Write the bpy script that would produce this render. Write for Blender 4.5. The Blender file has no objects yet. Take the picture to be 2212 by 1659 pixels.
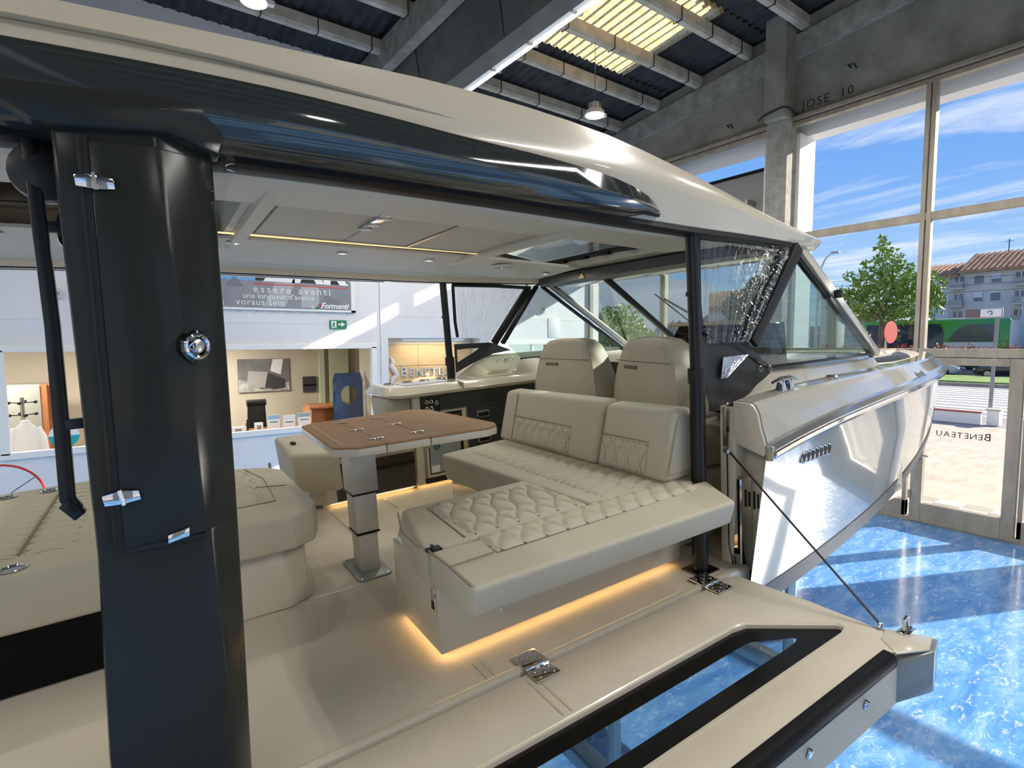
import bpy, bmesh, math, random
from math import sin, cos, pi, radians, sqrt
from mathutils import Matrix, Vector
random.seed(7)
S = bpy.context.scene
COL = S.collection
# ------------------------------------------------------------------ camera
FPX = 1174.8
YAW, PIT, ROLL = radians(53.809), radians(-4.399), radians(.2974)
CAMZ = 2.65            # camera above the showroom floor
HB = 1.25              # camera above the boat's cockpit floor
cd = bpy.data.cameras.new('camera'); cam = bpy.data.objects.new('camera', cd); COL.objects.link(cam)
cd.sensor_fit = 'HORIZONTAL'; cd.sensor_width = 36; cd.lens = FPX / 2212 * 36; cd.clip_end = 500; cd.clip_start = .05
fw = Vector((cos(YAW) * cos(PIT), sin(YAW) * cos(PIT), sin(PIT)))
rt = Vector((sin(YAW), -cos(YAW), 0)); dn = fw.cross(rt)
r2 = rt * cos(ROLL) + dn * sin(ROLL); d2 = dn * cos(ROLL) - rt * sin(ROLL)
mm = Matrix((r2, -d2, -fw)).transposed().to_4x4(); mm.translation = (0, 0, CAMZ)
cam.matrix_world = mm
S.camera = cam
# ------------------------------------------------------------------ view
S.view_settings.view_transform = 'Standard'; S.view_settings.look = 'None'
S.view_settings.exposure = 0.12; S.view_settings.gamma = 1.0
try: S.view_settings.use_curve_mapping = False
except Exception: pass
S.cycles.max_bounces = 8; S.cycles.diffuse_bounces = 4; S.cycles.glossy_bounces = 3
S.cycles.use_adaptive_sampling = True; S.cycles.adaptive_threshold = .05; S.cycles.adaptive_min_samples = 16
S.cycles.transparent_max_bounces = 18; S.cycles.transmission_bounces = 4
S.cycles.caustics_reflective = False; S.cycles.caustics_refractive = False
S.cycles.sample_clamp_indirect = 6
# ------------------------------------------------------------------ sky
def lin(c):
    return tuple((v / 255 / 12.92 if v / 255 <= .04045 else ((v / 255 + .055) / 1.055) ** 2.4) for v in c[:3])
W = bpy.data.worlds.new('sky'); S.world = W; W.use_nodes = True
nt = W.node_tree; nt.nodes.clear()
def N(tree, t, **k):
    n = tree.nodes.new(t)
    for a, b in k.items():
        if a.startswith('i_'): n.inputs[a[2:].replace('_', ' ')].default_value = b
        else: setattr(n, a, b)
    return n
def ramp(tree, stops, src):
    r = N(tree, 'ShaderNodeValToRGB'); e = r.color_ramp.elements
    while len(e) > 1: e.remove(e[-1])
    e[0].position = stops[0][0]; e[0].color = (*lin(stops[0][1]), 1)
    for p, c in stops[1:]:
        q = e.new(p); q.color = (*lin(c), 1)
    tree.links.new(src, r.inputs[0]); return r.outputs[0]
tc = N(nt, 'ShaderNodeTexCoord'); sx = N(nt, 'ShaderNodeSeparateXYZ'); nt.links.new(tc.outputs['Generated'], sx.inputs[0])
grad = ramp(nt, [(0, (176, 200, 222)), (.02, (196, 224, 247)), (.10, (168, 206, 246)), (.22, (128, 178, 243)), (.42, (92, 150, 232)), (1, (64, 118, 208))], sx.outputs[2])
dv = N(nt, 'ShaderNodeVectorMath', operation='DIVIDE')
zz = N(nt, 'ShaderNodeMath', operation='ADD'); zz.inputs[1].default_value = .12; nt.links.new(sx.outputs[2], zz.inputs[0])
cb = N(nt, 'ShaderNodeCombineXYZ')
for i in range(3): nt.links.new(zz.outputs[0], cb.inputs[i])
nt.links.new(tc.outputs['Generated'], dv.inputs[0]); nt.links.new(cb.outputs[0], dv.inputs[1])
mp = N(nt, 'ShaderNodeMapping'); mp.inputs['Scale'].default_value = (1.5, .55, 0); mp.inputs['Rotation'].default_value = (0, 0, .35); mp.inputs['Location'].default_value = (.6, .35, 0)
nt.links.new(dv.outputs[0], mp.inputs[0])
ns = N(nt, 'ShaderNodeTexNoise'); ns.inputs['Scale'].default_value = 1.7; ns.inputs['Detail'].default_value = 9; ns.inputs['Roughness'].default_value = .62; ns.inputs['Distortion'].default_value = .6
nt.links.new(mp.outputs[0], ns.inputs['Vector'])
cm = N(nt, 'ShaderNodeMapRange'); cm.inputs[1].default_value = .47; cm.inputs[2].default_value = .74; nt.links.new(ns.outputs['Fac'], cm.inputs[0])
mx = N(nt, 'ShaderNodeMix', data_type='RGBA'); nt.links.new(cm.outputs[0], mx.inputs[0]); nt.links.new(grad, mx.inputs[6]); mx.inputs[7].default_value = (*lin((246, 250, 255)), 1)
bg = N(nt, 'ShaderNodeBackground'); bg.inputs['Strength'].default_value = .98; nt.links.new(mx.outputs[2], bg.inputs[0])
wo = N(nt, 'ShaderNodeOutputWorld'); nt.links.new(bg.outputs[0], wo.inputs[0])
# ------------------------------------------------------------------ sun (low, from beyond the street, front right)
sd = bpy.data.lights.new('sun', 'SUN'); sd.energy = 11; sd.angle = radians(.55); sd.color = (1, .93, .82)
sun = bpy.data.objects.new('sun', sd); COL.objects.link(sun)
sun.rotation_euler = Vector((-.91, .415, -.438)).to_track_quat('-Z', 'Y').to_euler(); sun.location = (40, -20, 25)
LAMP_W = 14       # each high-bay lamp of the hall
# ------------------------------------------------------------------ helpers
BYAW, BP = radians(-3.2328), radians(3.268)
BM = Matrix.Translation((0, 0, CAMZ)) @ Matrix.Rotation(BYAW, 4, 'Z') @ Matrix.Rotation(-BP, 4, 'Y') @ Matrix.Translation((0, 0, -HB))
WM = Matrix.Identity(4)
class MB:
    def __init__(s): s.v = []; s.f = []
    def add(s, vs, fs):
        o = len(s.v); s.v += [tuple(p) for p in vs]; s.f += [tuple(i + o for i in f) for f in fs]; return s
    def box(s, a, b):
        x0, y0, z0 = a; x1, y1, z1 = b
        return s.add([(x0, y0, z0), (x1, y0, z0), (x1, y1, z0), (x0, y1, z0), (x0, y0, z1), (x1, y0, z1), (x1, y1, z1), (x0, y1, z1)],
                     [(3, 2, 1, 0), (4, 5, 6, 7), (0, 1, 5, 4), (1, 2, 6, 5), (2, 3, 7, 6), (3, 0, 4, 7)])
    def hexa(s, p):          # 8 points: bottom ring, top ring
        return s.add(p, [(3, 2, 1, 0), (4, 5, 6, 7), (0, 1, 5, 4), (1, 2, 6, 5), (2, 3, 7, 6), (3, 0, 4, 7)])
    def prism(s, poly, ax, a, b):   # extrude a 2-D polygon along axis ax from a to b
        def P(q, t): return (t, q[0], q[1]) if ax == 0 else (q[0], t, q[1]) if ax == 1 else (q[0], q[1], t)
        n = len(poly)
        return s.add([P(q, a) for q in poly] + [P(q, b) for q in poly],
                     [tuple(range(n))[::-1], tuple(range(n, 2 * n))] + [(i, (i + 1) % n, n + (i + 1) % n, n + i) for i in range(n)])
    def loft(s, rings, closed=True, caps=True):
        n = len(rings[0]); o = len(s.v)
        for r in rings: s.v += [tuple(p) for p in r]
        m = n if closed else n - 1
        for k in range(len(rings) - 1):
            for i in range(m):
                j = (i + 1) % n
                s.f.append((o + k * n + i, o + k * n + j, o + (k + 1) * n + j, o + (k + 1) * n + i))
        if caps and closed:
            s.f.append(tuple(o + i for i in range(n))[::-1]); e = o + (len(rings) - 1) * n
            s.f.append(tuple(e + i for i in range(n)))
        return s
    def tube(s, pts, r, n=8, caps=True):
        pts = [Vector(p) for p in pts]; rs = r if isinstance(r, (list, tuple)) else [r] * len(pts)
        rings = []; u = None
        for i, p in enumerate(pts):
            d = (pts[min(i + 1, len(pts) - 1)] - pts[max(i - 1, 0)]).normalized()
            if u is None: u = d.orthogonal().normalized()
            u = (u - d * u.dot(d)).normalized(); w = d.cross(u)
            rings.append([p + (u * cos(2 * pi * k / n) + w * sin(2 * pi * k / n)) * rs[i] for k in range(n)])
        return s.loft(rings, True, caps)
    def bar(s, a, b, w, h, up=(0, 0, 1)):   # rectangular bar between two points
        a = Vector(a); b = Vector(b); d = (b - a).normalized(); up = Vector(up)
        q = d.cross(up).normalized(); u = q.cross(d)
        R = lambda p: [p - q * w / 2 - u * h / 2, p + q * w / 2 - u * h / 2, p + q * w / 2 + u * h / 2, p - q * w / 2 + u * h / 2]
        return s.loft([R(a), R(b)])
    def lathe(s, prof, c=(0, 0, 0), n=20, ax=2):
        rings = []
        for r, z in prof:
            ring = []
            for k in range(n):
                a, b = r * cos(2 * pi * k / n), r * sin(2 * pi * k / n)
                q = (a, b, z) if ax == 2 else (z, a, b) if ax == 0 else (b, z, a)
                ring.append((q[0] + c[0], q[1] + c[1], q[2] + c[2]))
            rings.append(ring)
        return s.loft(rings, True, True)
    def grid(s, fn, nu, nv):
        o = len(s.v)
        for i in range(nu + 1):
            for j in range(nv + 1): s.v.append(tuple(fn(i / nu, j / nv)))
        for i in range(nu):
            for j in range(nv):
                a = o + i * (nv + 1) + j; s.f.append((a, a + nv + 1, a + nv + 2, a + 1))
        return s
    def quad(s, *p): return s.add(p, [tuple(range(len(p)))])
    def xf(s, M):
        s.v = [tuple(M @ Vector(p)) for p in s.v]; return s
    def mirror_y(s, c):
        s.v = [(x, 2 * c - y, z) for x, y, z in s.v]; s.f = [f[::-1] for f in s.f]; return s
    def join(s, o): return s.add(o.v, o.f)
def mesh(mb, name, base=(0, 0, 0), bevel=0, seg=2, smooth=35, fixn=True):
    me = bpy.data.meshes.new(name)
    b = Vector(base)
    me.from_pydata([tuple(Vector(p) - b) for p in mb.v], [], mb.f)
    bm = bmesh.new(); bm.from_mesh(me)
    if fixn: bmesh.ops.recalc_face_normals(bm, faces=bm.faces)
    if bevel:
        es = [e for e in bm.edges if len(e.link_faces) == 2 and e.calc_face_angle(0) > radians(25)]
        bmesh.ops.bevel(bm, geom=es, offset=bevel, segments=seg, affect='EDGES', profile=.5, clamp_overlap=True)
    bm.to_mesh(me); bm.free()
    if smooth:
        me.polygons.foreach_set('use_smooth', [True] * len(me.polygons))
        me.set_sharp_from_angle(angle=radians(smooth))
    return me
BASES = {}
def tag(o, label=None, cat=None, group=None, kind=None):
    if label: o['label'] = label
    if cat: o['category'] = cat
    if group: o['group'] = group
    if kind: o['kind'] = kind
    return o
def thing(name, label, cat, base=(0, 0, 0), frame=WM, group=None, kind=None):
    o = bpy.data.objects.new(name, None); COL.objects.link(o); o.empty_display_size = .1
    o.matrix_world = frame @ Matrix.Translation(base); BASES[o] = Vector(base)
    return tag(o, label, cat, group, kind)
def solo(name, label, cat, mb, mat, base=(0, 0, 0), frame=WM, group=None, kind=None, **k):
    me = mesh(mb, name, base, **k); o = bpy.data.objects.new(name, me); COL.objects.link(o)
    o.matrix_world = frame @ Matrix.Translation(base); BASES[o] = Vector(base)
    me.materials.append(mat); return tag(o, label, cat, group, kind)
def part(par, name, mb, mat, label=None, kind=None, **k):
    b = BASES[par]
    me = mb if isinstance(mb, bpy.types.Mesh) else mesh(mb, name, b, **k)
    o = bpy.data.objects.new(name, me); COL.objects.link(o); o.parent = par; BASES[o] = b
    if not len(me.materials): me.materials.append(mat)
    return tag(o, label, None, None, kind)
def piece(par, name, me, loc, rot=None):      # shares mesh data, placed by its own transform
    o = bpy.data.objects.new(name, me); COL.objects.link(o); o.parent = par
    o.location = Vector(loc) - BASES[par]
    if rot: o.rotation_euler = rot
    return o
def textmb(body, size, M, depth=.004, spacing=1.0, align='CENTER', shear=0, bold=0):
    cu = bpy.data.curves.new('t', 'FONT'); cu.body = body; cu.size = size; cu.align_x = align; cu.extrude = depth / 2
    cu.space_character = spacing; cu.shear = shear; cu.resolution_u = 2; cu.offset = bold
    o = bpy.data.objects.new('t', cu); COL.objects.link(o)
    dg = bpy.context.evaluated_depsgraph_get(); me = bpy.data.meshes.new_from_object(o.evaluated_get(dg))
    mb = MB(); mb.add([tuple(M @ v.co) for v in me.vertices], [tuple(p.vertices) for p in me.polygons])
    bpy.data.objects.remove(o); bpy.data.curves.remove(cu); bpy.data.meshes.remove(me)
    return mb
def face_m(o, r, u):      # matrix putting text: x along r, y along u
    r = Vector(r).normalized(); u = Vector(u).normalized(); n = r.cross(u)
    M = Matrix((r, u, n)).transposed().to_4x4(); M.translation = Vector(o); return M
def letters(par, text, o, r, u, depth, gap, m, bold=0):
    # each letter its own part; first letter taller (small caps)
    x = 0; o = Vector(o); r = Vector(r)
    for i, ch in enumerate(text):
        mb = textmb(ch[0], ch[1], face_m(o, r, u), depth, 1, 'LEFT', bold=bold)
        ds = [(Vector(p) - o).dot(r) for p in mb.v]; lo, hi = min(ds), max(ds)
        mb.v = [tuple(Vector(p) + r * (x - lo)) for p in mb.v]; x += hi - lo + gap
        part(par, 'letter', mb, m, smooth=0)
# ------------------------------------------------------------------ materials
def mat(name, col, rough=.5, metal=0, coat=0, col2=None, nscale=8, nlo=.35, nhi=.65, stretch=(1, 1, 1), bump=0, bscale=60, emit=None, spec=.5, ncol3=None, bstretch=None):
    m = bpy.data.materials.new(name); m.use_nodes = True; t = m.node_tree; p = t.nodes['Principled BSDF']
    p.inputs['Base Color'].default_value = (*lin(col), 1); p.inputs['Roughness'].default_value = rough
    p.inputs['Metallic'].default_value = metal; p.inputs['Coat Weight'].default_value = coat; p.inputs['Coat Roughness'].default_value = .03
    p.inputs['Specular IOR Level'].default_value = spec
    tc = None
    if col2 or bump: tc = N(t, 'ShaderNodeTexCoord')
    if col2:
        mp = N(t, 'ShaderNodeMapping'); mp.inputs['Scale'].default_value = stretch; t.links.new(tc.outputs['Object'], mp.inputs[0])
        n = N(t, 'ShaderNodeTexNoise'); n.inputs['Scale'].default_value = nscale; n.inputs['Detail'].default_value = 7; n.inputs['Roughness'].default_value = .6
        t.links.new(mp.outputs[0], n.inputs['Vector'])
        st = [(nlo, col), (nhi, col2)] + ([(min(1, nhi + .12), ncol3)] if ncol3 else [])
        t.links.new(ramp(t, st, n.outputs['Fac']), p.inputs['Base Color'])
    if bump:
        mp2 = N(t, 'ShaderNodeMapping'); mp2.inputs['Scale'].default_value = bstretch or (1, 1, 1); t.links.new(tc.outputs['Object'], mp2.inputs[0])
        n2 = N(t, 'ShaderNodeTexNoise'); n2.inputs['Scale'].default_value = bscale; n2.inputs['Detail'].default_value = 3; t.links.new(mp2.outputs[0], n2.inputs['Vector'])
        b = N(t, 'ShaderNodeBump'); b.inputs['Strength'].default_value = bump; b.inputs['Distance'].default_value = .01
        t.links.new(n2.outputs['Fac'], b.inputs['Height']); t.links.new(b.outputs[0], p.inputs['Normal'])
    if emit:
        p.inputs['Emission Color'].default_value = (*lin(emit[0]), 1); p.inputs['Emission Strength'].default_value = emit[1]
    return m
def glass(name, tint=(255, 255, 255), refl=1.0, rough=.0, bump=0, bscale=4, bstretch=(1, 1, 1), base=.02):
    m = bpy.data.materials.new(name); m.use_nodes = True; t = m.node_tree; t.nodes.clear()
    tr = N(t, 'ShaderNodeBsdfTransparent'); tr.inputs[0].default_value = (*lin(tint), 1)
    gl = N(t, 'ShaderNodeBsdfGlossy'); gl.inputs['Roughness'].default_value = rough
    lw = N(t, 'ShaderNodeLayerWeight'); lw.inputs[0].default_value = .5
    pw = N(t, 'ShaderNodeMath', operation='POWER'); pw.inputs[1].default_value = 4.5; t.links.new(lw.outputs['Facing'], pw.inputs[0])
    ml = N(t, 'ShaderNodeMath', operation='MULTIPLY_ADD'); ml.inputs[1].default_value = refl; ml.inputs[2].default_value = base; ml.use_clamp = True
    t.links.new(pw.outputs[0], ml.inputs[0])
    mx = N(t, 'ShaderNodeMixShader'); t.links.new(ml.outputs[0], mx.inputs[0]); t.links.new(tr.outputs[0], mx.inputs[1]); t.links.new(gl.outputs[0], mx.inputs[2])
    if bump:
        tc = N(t, 'ShaderNodeTexCoord'); mp = N(t, 'ShaderNodeMapping'); mp.inputs['Scale'].default_value = bstretch; t.links.new(tc.outputs['Object'], mp.inputs[0])
        n = N(t, 'ShaderNodeTexNoise'); n.inputs['Scale'].default_value = bscale; n.inputs['Detail'].default_value = 2; n.inputs['Distortion'].default_value = .5; t.links.new(mp.outputs[0], n.inputs['Vector'])
        b = N(t, 'ShaderNodeBump'); b.inputs['Strength'].default_value = bump; b.inputs['Distance'].default_value = .05
        t.links.new(n.outputs['Fac'], b.inputs['Height']); t.links.new(b.outputs[0], gl.inputs['Normal']); t.links.new(b.outputs[0], lw.inputs['Normal'])
    o = N(t, 'ShaderNodeOutputMaterial'); t.links.new(mx.outputs[0], o.inputs[0]); return m
def emis(name, col, s):
    return mat(name, col, .5, emit=(col, s))
m_wall = mat('white_wall', (226, 226, 228), .7, col2=(216, 216, 220), nscale=1.2, bump=.12, bscale=25)
m_wallgrey = mat('grey_wall', (150, 150, 148), .8, col2=(140, 140, 138), nscale=1.2)
m_conc = mat('raw_concrete', (158, 154, 143), .9, col2=(120, 117, 108), nscale=2.4, nlo=.3, nhi=.7, bump=.6, bscale=14)
m_conc2 = mat('concrete_ledge', (166, 163, 153), .9, col2=(134, 131, 122), nscale=5, bump=.5, bscale=20)
m_beam = mat('dark_concrete_beam', (104, 104, 99), .85, col2=(84, 84, 81), nscale=2, bump=.25, bscale=10)
m_purlin = mat('precast_purlin', (204, 198, 183), .85, col2=(168, 163, 150), nscale=4, bump=.3, bscale=20)
m_sheet = mat('corrugated_cement_sheet', (66, 66, 68), .9, col2=(40, 40, 43), nscale=3.5, nlo=.3, nhi=.7, bump=.5, bscale=30)
m_white = mat('white_paint', (232, 232, 230), .45)
m_frame = mat('anodised_frame', (172, 160, 142), .45, .25, col2=(150, 138, 120), nscale=6, stretch=(1, 1, .3))
m_black = mat('black_rubber', (14, 14, 15), .5)
m_blackgloss = mat('black_gloss', (8, 8, 9), .08, coat=1)
m_blackmetal = mat('black_metal', (9, 9, 10), .3)
m_chrome = mat('polished_steel', (225, 225, 225), .06, 1)
m_steel = mat('brushed_steel', (190, 186, 180), .28, 1)
m_gel = mat('beige_gelcoat', (206, 197, 178), .22, coat=.5)
m_gelfloor = mat('beige_nonslip', (208, 198, 178), .5, col2=(202, 192, 172), nscale=3, bump=.25, bscale=420)
m_hull = mat('grey_beige_hull', (188, 183, 171), .10, coat=1)
m_dark = mat('dark_grey_gelcoat', (50, 54, 52), .07, coat=1)
m_pil = mat('dark_grey_satin', (46, 47, 43), .2, spec=.18)
m_alu = mat('satin_aluminium', (206, 201, 190), .42, .45)
m_mattblack = mat('matt_black_panel', (9, 9, 9), .6, spec=.15)
m_vinyl = mat('cream_vinyl', (199, 190, 168), .55, col2=(193, 184, 162), nscale=3, bump=.25, bscale=300)
m_vinyl2 = mat('grey_piping_vinyl', (172, 168, 152), .55, bump=.2, bscale=300)
m_gelin = mat('matt_cream_liner', (216, 209, 192), .55)
m_fabric = mat('headliner_fabric', (214, 207, 191), .8, bump=.15, bscale=200)
m_table = mat('tan_tabletop', (166, 124, 80), .6, col2=(154, 114, 72), nscale=4, bump=.1, bscale=250)
m_tline = mat('pale_inlay', (196, 176, 140), .5)
m_glass = glass('clear_glass', refl=.15, base=.0)
m_tint = glass('tinted_glass', (222, 230, 230), refl=.7, base=.06)
m_floor = None
# =================================================================== ROOM SHELL
def floor_mat():
    m = bpy.data.materials.new('blue_painted_floor'); m.use_nodes = True; t = m.node_tree; p = t.nodes['Principled BSDF']
    tc = N(t, 'ShaderNodeTexCoord')
    def noise(sc, stretch, rot=0, det=8, dist=0):
        mp = N(t, 'ShaderNodeMapping'); mp.inputs['Scale'].default_value = stretch; mp.inputs['Rotation'].default_value = (0, 0, rot); t.links.new(tc.outputs['Object'], mp.inputs[0])
        n = N(t, 'ShaderNodeTexNoise'); n.inputs['Scale'].default_value = sc; n.inputs['Detail'].default_value = det; n.inputs['Roughness'].default_value = .68; n.inputs['Distortion'].default_value = dist
        t.links.new(mp.outputs[0], n.inputs['Vector']); return n.outputs['Fac']
    a = ramp(t, [(.30, (58, 112, 176)), (.5, (92, 144, 198)), (.64, (134, 172, 208)), (.78, (186, 204, 218))], noise(1.5, (1, 3.2, 1), .5, 9, .8))
    b = noise(9, (1, 2.2, 1), -.4, 9, 1.2)
    mr = N(t, 'ShaderNodeMapRange'); mr.inputs[1].default_value = .54; mr.inputs[2].default_value = .72; t.links.new(b, mr.inputs[0])
    mx = N(t, 'ShaderNodeMix', data_type='RGBA'); t.links.new(mr.outputs[0], mx.inputs[0]); t.links.new(a, mx.inputs[6]); mx.inputs[7].default_value = (*lin((196, 206, 214)), 1)
    t.links.new(mx.outputs[2], p.inputs['Base Color'])
    t.links.new(ramp(t, [(.3, (70, 70, 70)), (.7, (140, 140, 140))], b), p.inputs['Roughness'])
    return m
m_floor = floor_mat()
FX, WY = 9.37, 9.6
def struct(name, label, cat, mb, m, **k): return solo(name, label, cat, mb, m, kind='structure', **k)
struct('floor', 'worn blue painted concrete showroom floor', 'floor', MB().box((-9, -5.6, -.15), (9.5, WY, 0)), m_floor, smooth=0)
PZ = lambda y: 8.15 - .097 * y if y > -2 else 8.15 - .097 * (-4 - y)
# ---- glazed front wall: concrete spandrel above the glass
wf = thing('wall_front', 'raw concrete gable wall above the tall glazing', 'wall', (FX, 0, 6.34), kind='structure')
part(wf, 'spandrel', MB().prism([(WY, 6.34), (WY, PZ(WY) + .2), (-2, PZ(-2) + .2), (-5.8, PZ(-5.8) + .2), (-5.8, 6.34)], 0, FX, FX + .3), m_conc, smooth=0)
part(wf, 'ledge_beam', MB().prism([(WY, PZ(WY) - .42), (WY, PZ(WY) - .04), (-2, PZ(-2) - .04), (-2, PZ(-2) - .42)], 0, FX - .07, FX), m_conc2, smooth=0)
for y0 in (4.77, .25, -4.3):
    part(wf, 'column_head', MB().box((9.0, y0, 6.3), (FX, y0 + .35, 7.98 if y0 > 1 else 8.2)), m_conc, bevel=.015, smooth=0)
part(wf, 'graffito', textmb('JOSE  10', .19, face_m((FX - .004, 4.66, 6.44), (0, -1, 0), (0, 0, 1)), .002, 1.15, 'LEFT'), mat('dark_chalk', (58, 50, 44), .9), smooth=0, label='dark hand-written JOSE 10')
for (y, z) in ((3.9, 6.83), (5.94, 6.57)):
    part(wf, 'iron_hook', MB().tube([(FX - .0, y + .04, z), (FX - .06, y + .05, z + .03), (FX - .06, y - .03, z + .02), (FX - .02, y - .05, z - .05)], .012, 6), m_blackmetal)
part(wf, 'cable', MB().tube([(9.0, 5.2, 6.36), (8.97, 5.1, 6.4), (8.97, 4.8, 6.44), (9.05, 4.72, 6.44), (9.3, 4.7, 6.37)], .016, 6), m_black)
part(wf, 'eave', MB().box((FX + .3, -5.8, 6.1), (FX + .62, WY + .2, 6.5)), m_white, smooth=0)
for y0 in (4.72, .2, -4.35):
    part(wf, 'pilaster', MB().box((FX - .22, y0 + .06, 0), (FX + .1, y0 + .42, 6.3)), m_conc2, bevel=.01, smooth=0)
    part(wf, 'outer_jamb', MB().box((FX + .1, y0, 0), (FX + .62, y0 + .62, 6.12)), m_white, smooth=0)
# ---- windows of the front: each bay a window with rails, mullions, panes
def bay(name, label, y0, y1, muls, doors, low_posts):
    w = thing(name, label, 'window', (FX, (y0 + y1) / 2, 0), kind='structure')
    def rail(nm, a, b, z0, z1, d=.05): part(w, nm, MB().box((FX - d, a, z0), (FX + .06, b, z1)), m_frame, bevel=.006, smooth=0)
    rail('head_rail', y0, y1, 6.2, 6.27); rail('track_rail', y0, y1, 6.285, 6.345, .1)
    rail('transom', y0, y1, 4.33, 4.44); rail('transom', y0, y1, 2.41, 2.53, .07)
    rail('bottom_rail', y0, y1, .0, .07)
    ed = [y0 + .05] + muls + [y1 - .05]
    for y in muls:
        rail('mullion', y - .065, y - .008, 2.52, 6.21, .058); rail('mullion', y + .008, y + .065, 2.52, 6.21, .058)
    rail('jamb', y0, y0 + .06, 0, 6.2); rail('jamb', y1 - .06, y1, 0, 6.2)
    for a, b in zip(ed[:-1], ed[1:]):
        part(w, 'pane', MB().box((FX, a, 4.44), (FX + .008, b, 6.2)), m_glass, smooth=0)
        part(w, 'pane', MB().box((FX, a, 2.53), (FX + .008, b, 4.33)), m_glass, smooth=0)
    for a, b in low_posts:
        rail('jamb', a, a + .05, .07, 2.41); rail('jamb', b - .05, b, .07, 2.41); rail('kick_rail', a, b, .07, .3)
        part(w, 'pane', MB().box((FX, a + .05, .3), (FX + .008, b - .05, 2.41)), m_glass, smooth=0)
    return w
bay('window_1', 'tall glazed bay with the lettered glass door', .62, 4.95, [2.86], None, [(.62, 1.70), (2.93, 4.9)])
bay('window_2', 'glazed bay beyond the bow next to the white side wall', 5.14, WY, [7.4], None, [(5.14, 6.5), (6.5, 8.0), (8.0, WY)])
bay('window_3', 'glazed bay to the right of the lettered door', -3.9, .4, [-1.7], None, [(-3.9, -1.7), (-1.7, .4)])
bay('window_4', 'narrow glazed bay at the right end of the front', -5.6, -4.2, [-4.9], None, [(-5.6, -4.2)])
dr = thing('door_1', 'framed glass door with mirrored black lettering', 'door', (FX, 2.3, 0), kind='structure')
for (a, b) in ((1.72, 1.86), (2.74, 2.88)): part(dr, 'stile', MB().box((FX - .06, a, .02), (FX + .05, b, 2.4)), m_frame, bevel=.008, smooth=0)
part(dr, 'bottom_rail', MB().box((FX - .06, 1.86, .02), (FX + .05, 2.74, .3)), m_frame, bevel=.006, smooth=0)
part(dr, 'top_rail', MB().box((FX - .06, 1.86, 2.3), (FX + .05, 2.74, 2.4)), m_frame, bevel=.006, smooth=0)
part(dr, 'pane', MB().box((FX, 1.86, .3), (FX + .008, 2.74, 2.3)), m_glass, smooth=0)
letters(dr, [('B', .14)] + [(c, .11) for c in 'ENETEAU'], (FX - .003, 2.02, 1.30), (0, 1, 0), (0, 0, 1), .001, .018, m_black)
part(dr, 'handle', MB().tube([(FX - .06, 2.81, 1.02), (FX - .12, 2.81, 1.02), (FX - .125, 2.79, 1.02), (FX - .125, 2.66, 1.0)], .011, 8), m_steel)
for z in (.35, 1.3): part(dr, 'hinge', MB().lathe([(.018, z), (.018, z + .12)], (FX - .07, 2.88, 0), 8), m_frame)
# ---- left wall with office windows and the niche
m_ofs = mat('office_plaster', (214, 205, 184), .8, col2=(206, 197, 177), nscale=1)
def wall_holes(x0, x1, z0, z1, holes, y0, y1):
    xs = sorted({x0, x1, *[h[0] for h in holes], *[h[1] for h in holes]}); zs = sorted({z0, z1, *[h[2] for h in holes], *[h[3] for h in holes]})
    mb = MB()
    for a, b in zip(xs[:-1], xs[1:]):
        run = None
        for c, d in zip(zs[:-1], zs[1:]):
            hole = any(h[0] <= a and b <= h[1] and h[2] <= c and d <= h[3] for h in holes)
            if not hole:
                if run and abs(run[1] - c) < 1e-6: run[1] = d
                else:
                    if run: mb.box((a, y0, run[0]), (b, y1, run[1]))
                    run = [c, d]
        if run: mb.box((a, y0, run[0]), (b, y1, run[1]))
    return mb
HOLES = [(-1.2, 1.2, 1.2, 2.58), (1.35, 3.87, 1.2, 2.58), (4.16, 6.2, 0, 2.74), (6.45, 8.9, 1.2, 2.62), (-2.6, -.35, 4.62, 5.75), (6.2, 8.8, 5.0, 6.4)]
wl = struct('wall_left', 'white plastered side wall with office windows and banner', 'wall', wall_holes(-9, FX + .3, 0, 7.5, HOLES, WY, WY + .2), m_wall, smooth=0)
BASES[wl] = Vector((0, 0, 0))
for z in (.02,): pass
for (x0, x1, z) in ((-9, 4.16, 2.98), (4.2, 9.3, 3.15), (4.2, 9.3, 4.1)):
    part(wl, 'formwork_joint', MB().box((x0, WY - .004, z), (x1, WY + .01, z + .012)), m_wall, smooth=0)
part(wl, 'downpipe', MB().box((4.0, WY - .03, 0), (4.09, WY, 7.0)), m_wall, bevel=.008, smooth=0)
def sidewin(name, label, h, divs=()):
    x0, x1, z0, z1 = h
    w = thing(name, label, 'window', ((x0 + x1) / 2, WY, z0), kind='structure')
    for a, b, c, d in ((x0 - .06, x1 + .06, z1 - .03, z1 + .06), (x0 - .06, x1 + .06, z0 - .06, z0 + .03)):
        part(w, 'frame_rail', MB().box((a, WY - .035, c), (b, WY + .06, d)), m_white, bevel=.006, smooth=0)
    for a in (x0, x1): part(w, 'frame_stile', MB().box((a - .05, WY - .035, z0), (a + .05, WY + .06, z1)), m_white, bevel=.006, smooth=0)
    e = [x0] + list(divs) + [x1]
    for a in divs: part(w, 'frame_stile', MB().box((a - .035, WY - .02, z0), (a + .035, WY + .05, z1)), m_white, smooth=0)
    for a, b in zip(e[:-1], e[1:]): part(w, 'pane', MB().box((a, WY + .02, z0), (b, WY + .026, z1)), m_glass, smooth=0)
    return w
sidewin('window_5', 'office window showing the coat stand and shirt', HOLES[0])
sidewin('window_6', 'office window showing the desk and black chair', HOLES[1])
sidewin('window_7', 'low side window behind the forward port glass', HOLES[3], (7.6,))
sidewin('window_8', 'upper floor window at the far left of the wall', HOLES[4])
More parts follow.
